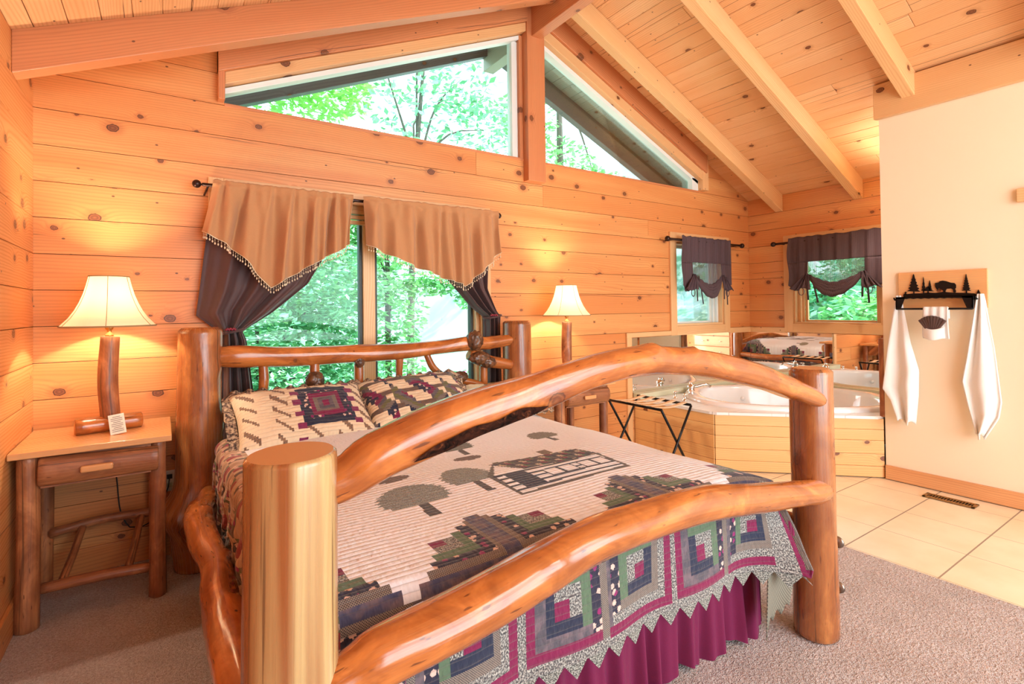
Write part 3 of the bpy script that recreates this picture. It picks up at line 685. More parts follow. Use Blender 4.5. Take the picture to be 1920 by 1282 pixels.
# ------------------------------------------------------------------ quilt
def quilt_mat():
    t = NT('patchwork quilt cloth'); col = t.n('Attribute', {'attribute_name': 'col'}).outputs['Color']; pat = t.n('Attribute', {'attribute_name': 'pat'}).outputs['Fac']
    uv = t.n('UVMap').outputs[0]; s = t.n('SeparateXYZ', i0=uv); U, V = s.outputs[0], s.outputs[1]
    vec = lambda a, b: t.n('CombineXYZ', i0=t.math('MULTIPLY', U, a), i1=t.math('MULTIPLY', V, b)).outputs[0]
    def is_(k): return t.math('COMPARE', pat, float(k), .3)
    sp = t.n('TexNoise', Vector=vec(230, 170), Scale=1.0, Detail=2.0).outputs[0]
    spc = t.ramp(sp, [(.40, (.05, .045, .05)), (.5, (.20, .19, .18)), (.62, (.50, .48, .43))])
    c = t.mix(is_(1), col, spc)
    vo = t.n('TexVoronoi', {'voronoi_dimensions': '2D'}, Vector=vec(38, 38), Scale=1.0); vcx = t.n('SeparateColor', i0=vo.outputs['Color'])
    ang = t.n('TexNoise', Vector=vec(160, 160), Scale=1.0).outputs[0]
    pet = t.step(t.math('ADD', vo.outputs['Distance'], t.math('MULTIPLY', t.math('SUBTRACT', ang, .5), .5)), .36, .28)
    fc = t.mix(t.math('LESS_THAN', vcx.outputs[0], .3), (.72, .50, .42, 1), (.26, .015, .12, 1))
    fc2 = t.mix(t.math('MULTIPLY', pet, t.math('LESS_THAN', vcx.outputs[1], .6)), col, fc)
    c = t.mix(is_(2), c, fc2)
    chk = t.n('TexChecker', Vector=vec(1, 1), Color1=(.30, .24, .19, 1), Color2=(.07, .055, .06, 1), Scale=320.0).outputs[0]
    c = t.mix(is_(3), c, chk)
    mo = t.n('TexNoise', Vector=vec(22, 22), Scale=1.0, Detail=3.0).outputs[0]
    c = t.mix(t.math('MULTIPLY', is_(4), t.step(mo, .4, .65)), c, (.17, .12, .14, 1))
    c = t.mix(t.math('MULTIPLY', is_(5), t.step(sp, .52, .6)), c, (.08, .08, .08, 1))
    # quilting ridges
    wv = t.n('TexNoise', Vector=vec(10, 10), Scale=1.0, Detail=2.0).outputs[0]
    rows = t.math('ABSOLUTE', t.math('SINE', t.math('ADD', t.math('MULTIPLY', V, PI/.022), t.math('MULTIPLY', wv, 1.2))))
    pk = t.n('TexNoise', Vector=vec(70, 34), Scale=1.0, Detail=2.0).outputs[0]
    line = t.step(rows, .30, .06)
    c = t.mix(t.math('MULTIPLY', line, .30), c, t.mix(.5, c, (.25, .2, .2, 1)))
    h = t.math('ADD', t.math('MULTIPLY', t.math('POWER', rows, .5), .6), t.math('MULTIPLY', pk, 1.0))
    t.pbsdf(c, .9, t.bump(h, .7, .008), **{'Sheen Weight': .2}); return t.m
QUILT = quilt_mat()
CREAM = (.87, .86, .93); CREAM2 = (.90, .92, 1.0); NAVY = (.018, .024, .055); GREEN = (.10, .16, .095); MAG = (.20, .006, .060); FLOR = (.022, .020, .045); FUR = (.085, .075, .095); BLUE = (.06, .065, .13); TWD = (.2, .17, .13); SPK = (.3, .3, .3); TAN = (.50, .34, .17); OLIVE = (.14, .13, .05)
def block(x, y, kind, hw=.157):
    """x,y local block coordinates (arrays), magenta L side = -x,-y. kind 0 all dark, 1 cream on -x,+y side (dark right/bottom)"""
    n = x.size; col = np.zeros((n, 3)); pat = np.zeros(n); done = np.zeros(n, bool)
    if kind == 0:
        A = [(NAVY, 0, .036), (FUR, 4, .034), (MAG, 0, .030), (SPK, 1, .016)]; B = [(SPK, 1, .042), (GREEN, 0, .038), (FLOR, 2, .040), (TWD, 3, .028)]
        r = [-hw+.116, -hw+.116+.051, -hw+.116, -hw+.116+.051]
    elif kind == 2:
        A = [(NAVY, 0, .036), (TWD, 3, .028), (SPK, 1, .028), (MAG, 0, .030), (SPK, 1, .014)]; B = [(SPK, 1, .036), (GREEN, 0, .034), (FLOR, 2, .036), (FUR, 4, .022)]
        r = [-hw+.136, -hw+.136+.050, -hw+.136, -hw+.136+.050]
    else:
        A = [(CREAM2, 0, .024), (CREAM, 0, .024), (CREAM2, 0, .024), (CREAM, 0, .024), (CREAM2, 0, .024)]; B = [(SPK, 1, .036), (GREEN, 0, .032), (FLOR, 2, .034), (TWD, 3, .022), (BLUE, 4, .028)]
        r = [-hw+.12, -hw+.163, -hw+.12, -hw+.163]
    def fill(c, p):
        m = (~done) & (x >= r[0]) & (x <= r[1]) & (y >= r[2]) & (y <= r[3]); col[m] = c; pat[m] = p; done[m] = True
    fill(MAG, 0)
    for i in range(5):
        if i < len(B): r[1] += B[i][2]; r[3] += B[i][2]; fill(B[i][0], B[i][1])
        if i < len(A): r[0] -= A[i][2]; r[2] -= A[i][2]; fill(A[i][0], A[i][1])
    m = ~done; col[m] = (TWD if kind != 1 else CREAM); pat[m] = 3 if kind != 1 else 0
    return col, pat
def inpoly(x, y, poly):
    c = np.zeros(x.shape, bool); n = len(poly)
    for i in range(n):
        x1, y1 = poly[i]; x2, y2 = poly[(i+1) % n]
        if y1 == y2: continue
        c ^= ((y1 > y) != (y2 > y)) & (x < (x2-x1)*(y-y1)/(y2-y1)+x1)
    return c
BP = .3125; BX0 = .655; BY0 = 1.325
def quilt_paint(p, q):
    n = p.size; col = np.tile(np.array(CREAM), (n, 1)); pat = np.zeros(n)
    ci = np.round((p-BX0)/BP).astype(int); rj = np.round((q-BY0)/.315).astype(int); lx = p-(BX0+ci*BP); ly = q-(BY0+rj*.315)
    sx_ = np.where(ci % 2 == 0, -1, 1)
    # foot rows
    def put(mask, X, Y, kind):
        c, t = block(X[mask], Y[mask], kind); col[mask] = c; pat[mask] = t
    inner = (ci >= -1) & (ci <= 4)
    put(inner & (rj == -1) & (ci % 2 == 1), lx*sx_, ly, 0); put(inner & (rj == -1) & (ci % 2 == 0), lx*sx_, ly, 2)
    # top row: dark at bottom and toward the pyramid centre ; block() has dark on +x,+y -> flip y
    put(inner & (rj == 0), -lx*sx_, -ly, 1)
    for side in (-1, 1):
        c5, c6 = (5, 6) if side > 0 else (-2, -3); sj = np.where(rj % 2 == 0, 1, -1)
        m = (ci == c5) & (rj >= 1); put(m, lx*side, -ly*sj*-1, 1)
        m = (ci == c6) & (rj >= 1); put(m, -lx*side, ly*sj, 0)
        m = ((ci == c5) | (ci == c6)) & (rj <= 0); put(m, -lx*side, ly, 0)
    # left side drop is faced with tan, brown and red prints
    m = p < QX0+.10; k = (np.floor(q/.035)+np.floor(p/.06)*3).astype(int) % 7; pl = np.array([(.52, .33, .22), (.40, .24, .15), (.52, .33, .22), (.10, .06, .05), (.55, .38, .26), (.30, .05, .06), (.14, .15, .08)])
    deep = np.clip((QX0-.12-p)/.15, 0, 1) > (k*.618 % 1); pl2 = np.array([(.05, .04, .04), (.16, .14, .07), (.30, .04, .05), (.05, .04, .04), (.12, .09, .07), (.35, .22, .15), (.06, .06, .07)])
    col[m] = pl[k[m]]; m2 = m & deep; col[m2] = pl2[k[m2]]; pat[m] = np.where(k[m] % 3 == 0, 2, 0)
    # magenta line and speckled edge all round
    dl = np.minimum(np.minimum(p-(BX0-3.5*BP-.0), (BX0+6.5*BP)-p), q-(BY0-1.5*.315))
    m = dl < .0; col[m] = SPK; pat[m] = 1
    m = dl < -.028; col[m] = SPK; pat[m] = 1
    # right end of the foot drop: tweed, then a magenta edge, lining beyond
    m = (q < QYF+.02) & (p > 1.985); col[m] = SPK; pat[m] = 1
    m = (q < QYF+.02) & (p > 2.060); col[m] = MAG; pat[m] = 0
    m = (q < QYF+.02) & (p > 2.083); col[m] = TWD; pat[m] = 3
    # applique in the field
    GREY = (.27, .29, .28)
    def tree(cx, yb, h, w, c=GREY, k=7):
        m = inpoly(p, q, [(cx-w*.09, yb), (cx+w*.09, yb), (cx+w*.07, yb+h*.4), (cx-w*.07, yb+h*.4)]); col[m] = (.07, .06, .065); pat[m] = 0
        L = [];
        for i in range(k):
            g0, g1 = math.sin(PI*(.22+.74*i/k))**.6, math.sin(PI*(.22+.74*(i+.8)/k))**.6; L.append((cx-w*.56*g0, yb+h*(.36+.64*i/k))); L.append((cx-w*.56*g1*.84, yb+h*(.36+.64*(i+.8)/k)))
        Rr = [(2*cx-a, b) for a, b in L][::-1]
        m = inpoly(p, q, L+[(cx, yb+h)]+Rr); col[m] = c; pat[m] = 5
    tree(.73, 1.53, .31, .25); tree(.985, 1.61, .30, .20); tree(1.15, 2.08, .22, .17, (.15, .15, .13)); tree(1.62, 2.02, .2, .16, (.2, .17, .13)); tree(2.0, 2.1, .2, .14, (.34, .30, .22))
    m = ((p-.73)/.075)**2+((q-1.94)/.032)**2 < 1; col[m] = (.16, .10, .09); pat[m] = 5
    m = ((p-1.12)/.07)**2+((q-2.03)/.03)**2 < 1; col[m] = (.16, .10, .09); pat[m] = 5
    # cabin
    def poly(P, c, t=0): m = inpoly(p, q, P); col[m] = c; pat[m] = t
    poly([(1.04, 1.50), (1.60, 1.51), (1.62, 1.73), (1.58, 1.84), (1.17, 1.90), (1.045, 1.74)], (.10, .085, .08), 5)
    poly([(1.06, 1.52), (1.585, 1.53), (1.60, 1.72), (1.24, 1.74), (1.15, 1.86), (1.065, 1.72)], CREAM2)
    for k in range(5): poly([(1.06, 1.54+k*.042), (1.59, 1.55+k*.042), (1.59, 1.566+k*.042), (1.06, 1.556+k*.042)], NAVY)
    poly([(1.105, 1.54), (1.205, 1.54), (1.205, 1.71), (1.105, 1.71)], NAVY)
    for a in (1.27, 1.345, 1.45, 1.525):
        poly([(a-.008, 1.60), (a+.068, 1.60), (a+.068, 1.685), (a-.008, 1.685)], NAVY); poly([(a, 1.61), (a+.06, 1.61), (a+.06, 1.675), (a, 1.675)], CREAM2)
    roofm = inpoly(p, q, [(1.13, 1.88), (1.22, 1.735), (1.60, 1.725), (1.56, 1.85)])
    pal = np.array([NAVY, GREEN, MAG, (.03, .03, .03), (.6, .5, .4), (.05, .05, .06), FUR, NAVY])
    idx = (np.floor((p+q*.6)/.022).astype(int)*7+np.floor((q-p*.3)/.03).astype(int)*3) % 8
    col[roofm] = pal[idx[roofm]]; pat[roofm] = 0
    poly([(1.42, 1.86), (1.47, 1.86), (1.47, 1.93), (1.42, 1.93)], (.22, .15, .11), 5)
    return col, pat

QX0, QX1, QYF, QYH, QZ, QR = .225, 2.135, 1.185, 3.10, .688, .05
def nz(x, y, z=0.): return noise.noise(Vector((x, y, z)))
def drape(p, q):
    """cloth point (p,q) -> 3d"""
    ex = (QX0+QR-p) if p < QX0+QR else ((p-(QX1-QR)) if p > QX1-QR else 0); sx_ = -1 if p < 1 else 1
    ey = (QYF+QR-q) if q < QYF+QR else 0
    bx = min(max(p, QX0+QR), QX1-QR); by = max(q, QYF+QR)
    top = QZ+.012*nz(p*2.3, q*2.3)-.010*((p-1.19)/.95)**4-.062*max(0, (bx-1.72)/.36)**2.2
    if by > 2.75: top -= .0
    d = math.hypot(ex, ey)
    if d < 1e-6: return (p, q, top)
    dx, dy = sx_*ex/d, -ey/d
    arc = QR*PI/2
    if d < arc: a = d/QR; out, dn = QR*math.sin(a), QR*(1-math.cos(a))
    else: out, dn = QR, QR+(d-arc)
    h = max(0, d-arc)
    flare = .05 if ey > ex else .035
    out += h*flare; corner = (ex > 0 and ey > 0)
    if corner:
        k = min(ex, ey)/max(ex, ey); out += h*.20*k; dn -= h*.03*k
    x, y, z = bx+dx*out, by+dy*out, top-dn
    if ey > 0 and h > 0:
        y -= (.012*math.sin(p*13)+.010*nz(p*5, 3))*min(1, h/.25)
    if sx_ > 0 and ey > 0:      # the right foot corner swings forward past the post, its spare cloth folded back
        k = min(1, max(0, ey-.05)/.16); sw = max(0, min(1, (bx-1.70)/.385)); hq = max(0, ey-.05)
        yf = by-QR-.045*hq-.012*math.sin(bx*13)*min(1, hq/.25)-.165*sw*sw*min(1, (hq/.36)**1.3); xf = bx-.05*hq/.35*sw
        if corner:
            x2, y2, z2 = xf-ex*.42, yf+ex*.85, QZ-.06-hq-ex*.12
            x, y, z = x*(1-k)+x2*k, y*(1-k)+y2*k, z*(1-k)+z2*k
        if not corner and sw > 0: z += .06*sw*sw*min(1, hq/.3)
        if corner: z += .06*k
        elif sw > 0: y = y*(1-sw)+yf*sw; x = x*(1-sw)+xf*sw
    if ex > 0 and sx_ < 0:
        w = min(1, (h+.03)/.10); x += (.030*nz(q*15+p*6, p*4.0, 1)+.016*nz(q*42+p*20, p*12, 4))*w; z += (.014*nz(q*20, p*5, 5)+.008*nz(q*55, p*30, 2))*w
        x += min(h, .4)*.04
    if ex > 0 and sx_ > 0: x += .018*nz(q*9, p*2, 2)*min(1, h/.15)
    return (x, y, max(z, .03))
st = .0075
P0, P1 = BX0-3.5*BP+.20, BX0+6.5*BP-.18; Q0 = BY0-1.5*.315-.010; Q1 = 3.08
# side drops are shortened so that the hem clears the side rails
pa = np.arange(P0, P1+st, st); qa = np.arange(Q0, Q1+st, st); nu, nv = len(pa), len(qa)
V = [drape(a, b) for b in qa for a in pa]
me = bpy.data.meshes.new('quilt')
ii, jj = np.meshgrid(np.arange(nu-1), np.arange(nv-1)); a0 = (jj*nu+ii).ravel()
F = np.stack([a0, a0+1, a0+nu+1, a0+nu], 1)
pc = (pa[ii]+st/2).ravel(); qc = (qa[jj]+st/2).ravel()
org = np.array([1.19, 2.1, .4]); Vn = np.array(V)-org
me.from_pydata(Vn.tolist(), [], F.tolist())
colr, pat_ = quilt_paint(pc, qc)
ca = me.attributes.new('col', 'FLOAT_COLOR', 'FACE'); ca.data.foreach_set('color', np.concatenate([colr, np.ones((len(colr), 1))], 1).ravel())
pt = me.attributes.new('pat', 'FLOAT', 'FACE'); pt.data.foreach_set('value', pat_)
uvl = me.uv_layers.new(name='UVMap'); uvv = np.stack([np.tile(pa, nv), np.repeat(qa, nu)], 1)[F.ravel()]; uvl.data.foreach_set('uv', uvv.ravel())
me.polygons.foreach_set('use_smooth', [True]*len(F)); me.materials.append(QUILT); me.update()
quilt = bpy.data.objects.new('quilt', me); COL.objects.link(quilt); quilt.location = org; WL[quilt] = Vector(org)
tag(quilt, 'log cabin patchwork quilt with applique trees and a cabin spread over the bed', 'quilt')
md = quilt.modifiers.new('thickness', 'SOLIDIFY'); md.thickness = .006; md.offset = 1
mb = MB(); x = P0
while x < P1-.04:
    A = Vector(drape(x, Q0)); B = Vector(drape(min(x+.085, P1), Q0)); C = Vector(drape(x+.042, Q0-.048)); mb.add([A, B, C], [(0, 1, 2)], [[(x, Q0), (x+.085, Q0), (x+.04, Q0-.05)]]); x += .085
def pointmat():
    t = NT('speckled points'); uv = t.n('UVMap').outputs[0]; s = t.n('TexNoise', Vector=uv, Scale=230.0, Detail=2.0).outputs[0]
    t.pbsdf(t.ramp(s, [(.42, (.06, .055, .05)), (.5, (.20, .20, .18)), (.64, (.50, .48, .42))]), .9); return t.m
SPKM = pointmat()
mb.build('zigzag_edging', SPKM, quilt, solid=.004)
# turned corner of lining hanging at the right foot corner
def liningm():
    t = NT('tweed lining'); uv = t.n('UVMap').outputs[0]; c = t.n('TexChecker', Vector=uv, Scale=160.0, Color1=(.30, .27, .20, 1), Color2=(.12, .11, .09, 1)).outputs[0]; t.pbsdf(c, .9); return t.m
mb = MB(); mb.grid(lambda a, b: (1.935+a*.185-b*.02-.05*a*b, 1.125-.02*a+.03*math.sin(a*3)*b, .36-b*(.29-.09*a)-.015*math.sin(a*25)*(1 if b > .98 else 0)), 24, 12, uvfn=lambda a, b: (a*.25, b*.25)); mb.build('folded_lining', liningm(), quilt, solid=.004)

# bed skirt
mb = MB()
def skirt_front(a, b):
    x = .33+a*1.735; f = math.sin(x*58+2*math.sin(x*9))*.5+math.sin(x*101+3)*.25
    return (x, 1.245-.040*f*(.3+.7*b)-.01*b-.012*math.sin(x*7)*b, .38-b*(.365+.015*math.sin(x*23)))
mb.grid(skirt_front, 520, 12)
def skirt_side(a, b):
    y = 1.245+a*1.8; f = math.sin(y*58+2*math.sin(y*9)); return (2.065+.022*f*(.3+.7*b), y, .38-b*.36)
mb.grid(skirt_side, 240, 6); mb.grid(lambda a, b: (.33-(skirt_side(a, b)[0]-2.065), skirt_side(a, b)[1], .38-b*.36), 240, 6)
tag(mb.build('bed_skirt', MAGENTA), 'gathered magenta bed skirt hanging below the quilt at the foot', 'bed skirt')

# pillow shams
def sham_mat():
    return QUILT
def sham(loc, rot, w, h, th, label, seed, style):
    random.seed(seed); root = thing('pillow_sham', loc, label, 'pillow', 'patchwork pillows at the headboard')
    R = Matrix.Rotation(rot[2], 3, 'Z') @ Matrix.Rotation(rot[1], 3, 'Y') @ Matrix.Rotation(rot[0], 3, 'X')
    n1, n2 = int(w/.011), int(h/.011); vs = []; uv = []
    pr_ = lambda a: (1-abs(a)**3.2)
    for sgn in (1, -1):
        for j in range(n2+1):
            for i in range(n1+1):
                a = 2*i/n1-1; b = 2*j/n2-1; t = th*.5*(max(0, pr_(a))*max(0, pr_(b)))**.42
                t *= 1+.10*nz(a*3+seed, b*3); t += .006*nz(a*9, b*14+seed)*(1 if abs(a) < .95 else 0)
                sxx = 1-.05*(abs(b)**2)*(1-abs(a)); x = a*w/2*(1-.06*(1-b*b)*abs(a)**4); y = b*h/2*(1-.07*(1-a*a)*abs(b)**4)
                vs.append(Vector((x, y, sgn*t))); uv.append((a*w/2+seed*3, b*h/2+seed))
    N = (n1+1)*(n2+1); fs = []; pcs = []
    for j in range(n2):
        for i in range(n1):
            k = j*(n1+1)+i; fs.append((k, k+1, k+n1+2, k+n1+1)); pcs.append(((i+.5)/n1*w-w/2, (j+.5)/n2*h-h/2))
    f0 = list(fs)
    for f in f0: fs.append(tuple(N+k for k in f[::-1]))
    pcs = np.array(pcs+pcs); me = bpy.data.meshes.new('cushion'); me.from_pydata([tuple(R @ v) for v in vs], [], fs)
    x, y = pcs[:, 0], pcs[:, 1]; cx = np.full_like(x, .10 if style == 0 else 0.) if style == 0 else np.round(x/.33)*.33; lx, ly = x-cx, y; col = np.tile(np.array((.82, .66, .46)), (len(x), 1)); pat = np.full(len(x), 0.)
    d = np.maximum(np.abs(lx), np.abs(ly))
    if style == 0:
        for (r0, r1, c, pt_) in ((0, .018, MAG, 0), (.018, .04, FUR, 4), (.04, .06, TWD, 3), (.06, .085, MAG, 0), (.085, .115, FLOR, 2), (.115, .14, NAVY, 0)):
            m = (d >= r0) & (d < r1); col[m] = c; pat[m] = pt_
        m = (d >= .14) & ((np.floor((x+y)/.03) % 3) == 0) & (np.floor(x/.075+.3) % 2 == 0); col[m] = (.30, .16, .09); pat[m] = 5
        m = (np.abs(np.abs(lx)-.15) < .018) & (np.floor(y/.04) % 2 == 0); col[m] = (.22, .02, .09)
    else:
        dd = np.abs(lx*.9)+np.abs(ly); k = np.floor(dd/.035); lay = [NAVY, FLOR, MAG, FUR, OLIVE, TWD]
        m = (np.floor((lx+.02*np.floor(y/.03))/.1) % 2 == 0); 
        for i_, c in enumerate(lay):
            mm = m & (k % 6 == i_); col[mm] = c; pat[mm] = [0, 2, 0, 4, 0, 3][i_]
        m = (~m) & (np.floor(y/.03) % 4 == 0); col[m] = (.16, .09, .06); pat[m] = 5
    if style == 2:
        col[:] = (.84, .74, .52); m = (np.abs(lx) < .07) & (np.floor(y/.03) % 2 == 0); col[m] = OLIVE; pat[:] = 0; m = (np.abs(lx) < .03) & (np.abs(y) < .05); col[m] = (.35, .03, .05)
    at = me.attributes.new('col', 'FLOAT_COLOR', 'FACE'); at.data.foreach_set('color', np.concatenate([col, np.ones((len(col), 1))], 1).ravel())
    pt2 = me.attributes.new('pat', 'FLOAT', 'FACE'); pt2.data.foreach_set('value', pat)
    ul = me.uv_layers.new(name='UVMap'); ul.data.foreach_set('uv', [q for f in fs for k in f for q in uv[k]])
    me.polygons.foreach_set('use_smooth', [True]*len(fs)); me.materials.append(QUILT); me.update()
    o = bpy.data.objects.new('cushion', me); COL.objects.link(o); link(o, root, loc)
    # ruffled flange
    mb = MB(); per = []
    def rim(t):
        L = 2*(w+h); s = t*L
        if s < w: return Vector((-w/2+s, -h/2, 0)), Vector((0, -1, 0))
        s -= w
        if s < h: return Vector((w/2, -h/2+s, 0)), Vector((1, 0, 0))
        s -= h
        if s < w: return Vector((w/2-s, h/2, 0)), Vector((0, 1, 0))
        s -= w; return Vector((-w/2, h/2-s, 0)), Vector((-1, 0, 0))
    def fl_(a, b):
        p_, n_ = rim(min(a, .9999)); q_ = p_*.965+n_*(b*.05-.004)+Vector((0, 0, .012*math.sin(a*190)*b+.01*nz(a*30, b, seed)*b)); return Vector(loc)+R @ q_
    mb.grid(fl_, 300, 4, uvfn=lambda a, b: (a*2.4+seed, b*.05)); mb.build('ruffled_flange', RUFF, root, solid=.003)
    return root
def ruffm():
    t = NT('brown print flange'); uv = t.n('UVMap').outputs[0]; s = t.n('TexNoise', Vector=uv, Scale=70.0, Detail=2.0).outputs[0]
    t.pbsdf(t.ramp(s, [(.38, (.05, .035, .03)), (.5, (.26, .17, .12)), (.62, (.55, .42, .28))]), .9); return t.m
RUFF = ruffm()
sham((.64, 2.985, .775), (math.radians(34), 0, math.radians(2)), .70, .42, .17, 'left patchwork pillow with nested magenta square, leaning on the headboard', 1, 0)
sham((1.30, 3.0, .785), (math.radians(33), math.radians(-2), math.radians(-3)), .66, .42, .18, 'middle patchwork pillow with navy and cream stairs', 2, 1)
sham((1.88, 2.96, .735), (math.radians(12), math.radians(3), math.radians(-8)), .56, .42, .14, 'right patchwork pillow of cream and olive, lying almost flat', 3, 2)

# ------------------------------------------------------------------ nightstands
random.seed(31)
def nightstand():
    root = thing('nightstand', (-.255, 3.22, 0), 'log nightstand with one drawer in the left corner', 'nightstand', 'log nightstands beside the bed')
    mb = MB(); mb.box(XL+.005, .032, 2.945, 3.475, .742, .770); mb.build('table_top', TABLE, root, bevel=.004)
    for (x, y, r) in ((-.482, 3.02, .043), (-.025, 3.03, .036), (-.485, 3.43, .034), (-.03, 3.43, .034)):
        mb = MB(); mb.tube([(x+(.0 if x > -.2 else -.006), y, 0), (x, y, .35), (x, y, .745)], [r, r*.95, r*.93], n=22, wob=.08, capmi=1, rnd=.004); mb.build('leg', [LOG_R, ENDG], root)
    mb = MB(); mb.tube([(-.445, 2.985, .672), (-.02, 2.985, .664)], [.062, .058], n=26, wob=.05, capmi=1, flat=.55, rnd=.006, up=(0, 0, 1)); mb.box(-.44, -.05, 2.99, 3.40, .60, .735); dr = mb.build('drawer', [LOG_R, ENDG], root)
    mb = MB(); mb.obox((-.245, 2.94, .668), (.115, .02, .030)); mb.build('handle', TABLE, dr, bevel=.008, seg=3)
    mb = MB(); mb.tube([(-.455, 3.06, .145), (-.25, 3.04, .15), (-.05, 3.04, .135)], [.023, .026, .023], n=14, wob=.1); mb.build('stretcher', LOG_R, root)
    mb = MB(); mb.tube([(-.47, 3.40, .27), (-.25, 3.41, .29), (-.04, 3.41, .28)], [.024, .022, .022], n=14, wob=.1); mb.build('stretcher', LOG_R, root)
    for x in (-.36, -.12):
        mb = MB(); mb.tube([(x-.02, 3.06, .15), (x, 3.22, .20), (x+.02, 3.40, .275)], [.017, .017, .017], n=12, wob=.15); mb.build('cross_branch', LOG_R, root)
    return root
ns = nightstand()
ns2 = dup(ns, (2.93, 0, 0), 'log nightstand between the bed and the luggage rack')
def lamp(x, y, z, label, power):
    root = thing('table_lamp', (x, y, z), label, 'lamp', 'log table lamps on the nightstands')
    mb = MB(); mb.tube([(x-.13, y-.03, z+.036), (x+.13, y+.02, z+.036)], [.040, .038], n=22, wob=.05, capmi=1, rnd=.005); mb.build('base_log', [LOG, ENDG], root)
    mb = MB(); mb.tube([(x+.005, y, z+.055), (x-.006, y, z+.25), (x+.004, y, z+.465)], [.040, .042, .040], n=24, wob=.04, bumps=((.17, 4.6, .012, .015),), rnd=.004); mb.build('post', LOG_R, root)
    mb = MB(); mb.lathe([(.0, .465), (.018, .465), (.018, .475), (.010, .48), (.010, .495), (.016, .50), (.016, .535), (.008, .54), (0, .54)], (x, y, z), n=20)
    mb.tube([(x-.012, y, z+.50), (x-.045, y, z+.58), (x-.045, y, z+.68), (x, y, z+.755)], .0022, n=8, wob=0, rnd=0); mb.tube([(x+.012, y, z+.50), (x+.045, y, z+.58), (x+.045, y, z+.68), (x, y, z+.755)], .0022, n=8, wob=0, rnd=0)
    mb.build('socket_and_harp', BRASS, root)
    prof = [(.192, .515), (.191, .521), (.160, .556), (.137, .592), (.119, .630), (.104, .670), (.093, .710), (.085, .745), (.082, .760)]
    def shf(a, b):
        k = b*(len(prof)-1); i = min(int(k), len(prof)-2); f = k-i; r = prof[i][0]*(1-f)+prof[i+1][0]*f; zz = prof[i][1]*(1-f)+prof[i+1][1]*f
        r *= 1-.018*abs(math.cos(a*PI*6)); return (x+r*math.cos(a*2*PI), y+r*math.sin(a*2*PI), z+zz)
    mb = MB(); mb.grid(shf, 72, 24); sh = mb.build('lamp_shade', SHADE, root, solid=.0015)
    mb = MB()
    for k in range(6):
        a = (k+.5)/6*2+0; a = k/6+1/12
        pts = [Vector(shf(a, b/8)) for b in range(9)]; c = Vector((x, y, 0)); pts = [Vector((x+(p.x-x)*1.012, y+(p.y-y)*1.012, p.z)) for p in pts]; mb.tube(pts, .0014, n=5, wob=0, rnd=0, caps=False)
    mb.lathe([(.1935, .513), (.195, .516), (.1935, .520)], (x, y, z), n=48); mb.lathe([(.083, .758), (.0845, .760), (.083, .763)], (x, y, z), n=40)
    mb.build('piping', SEAMC, sh)
    mb = MB(); mb.lathe([(0, .54), (.012, .54), (.014, .56), (.028, .60), (.030, .62), (.02, .645), (0, .652)], (x, y, z), n=20); mb.build('bulb', BULB, root)
    light('lamp_light', 'POINT', (x, y, z+.665), power*1.15, (1, .85, .64), .03).parent = None
    return root
lamp(-.222, 3.25, .770, 'lit lamp with log post and cream bell shade in the left corner', 26)
lamp(2.722, 3.25, .770, 'lit lamp with log post and cream bell shade right of the bed', 22)
mb = MB(); R = Matrix.Rotation(math.radians(-52), 3, 'X') @ Matrix.Rotation(math.radians(-14), 3, 'Z')
ax = [R @ Vector(a) for a in ((1, 0, 0), (0, 1, 0), (0, 0, 1))]
card = Vector((-.185, 3.135, .817)); cax = [Vector((.95, .1, .16)).normalized()]; cay = Vector((-.14, .45, .88)).normalized(); cax.append(cay); cax[0] = (cax[0]-cay*cax[0].dot(cay)).normalized(); cn_ = cax[0].cross(cay)
mb.obox(card, (.062, .098, .0015), (cax[0], cay, cn_)); oc = mb.build('info_card', PAPER, origin=tuple(card)); tag(oc, 'small cream card leaning on the base log of the left lamp', 'card')
mb = MB()
for k in range(9): mb.obox(card+cay*(.036-k*.009)+cn_*.0016, (.045 if k % 3 else .03, .0022, .0006), (cax[0], cay, cn_))
mb.build('printed_lines', INK, oc)
# outlet and cord
mb = MB(); mb.box(-.008, .062, 3.494, 3.503, .35, .465); oo = mb.build('wall_outlet', PLASTIC, bevel=.002); tag(oo, 'ivory wall outlet between nightstand and left head post', 'outlet')
for z in (.385, .432):
    mb = MB(); mb.box(.014, .040, 3.490, 3.494, z-.013, z+.013); mb.build('socket', CORD if z > .4 else LEDGET, oo, bevel=.002)
mb = MB(); mb.tube([(-.22, 3.44, .745), (-.218, 3.462, .60), (-.205, 3.462, .45), (-.19, 3.45, .30), (-.15, 3.43, .215), (-.10, 3.44, .20), (-.04, 3.465, .23), (-.01, 3.475, .30), (.02, 3.47, .38), (.027, 3.478, .43)], .0032, n=8, wob=0, rnd=0)
tag(mb.build('lamp_cord', CORD), 'black lamp cord hanging behind the left nightstand to the outlet', 'cord')
mb = MB(); mb.tube([(2.36, 3.46, .75), (2.34, 3.47, .6), (2.35, 3.46, .3), (2.3, 3.45, .1), (2.2, 3.45, .01)], .0032, n=8, wob=0, rnd=0)
tag(mb.build('lamp_cord', CORD), 'black lamp cord hanging beside the right head post', 'cord')

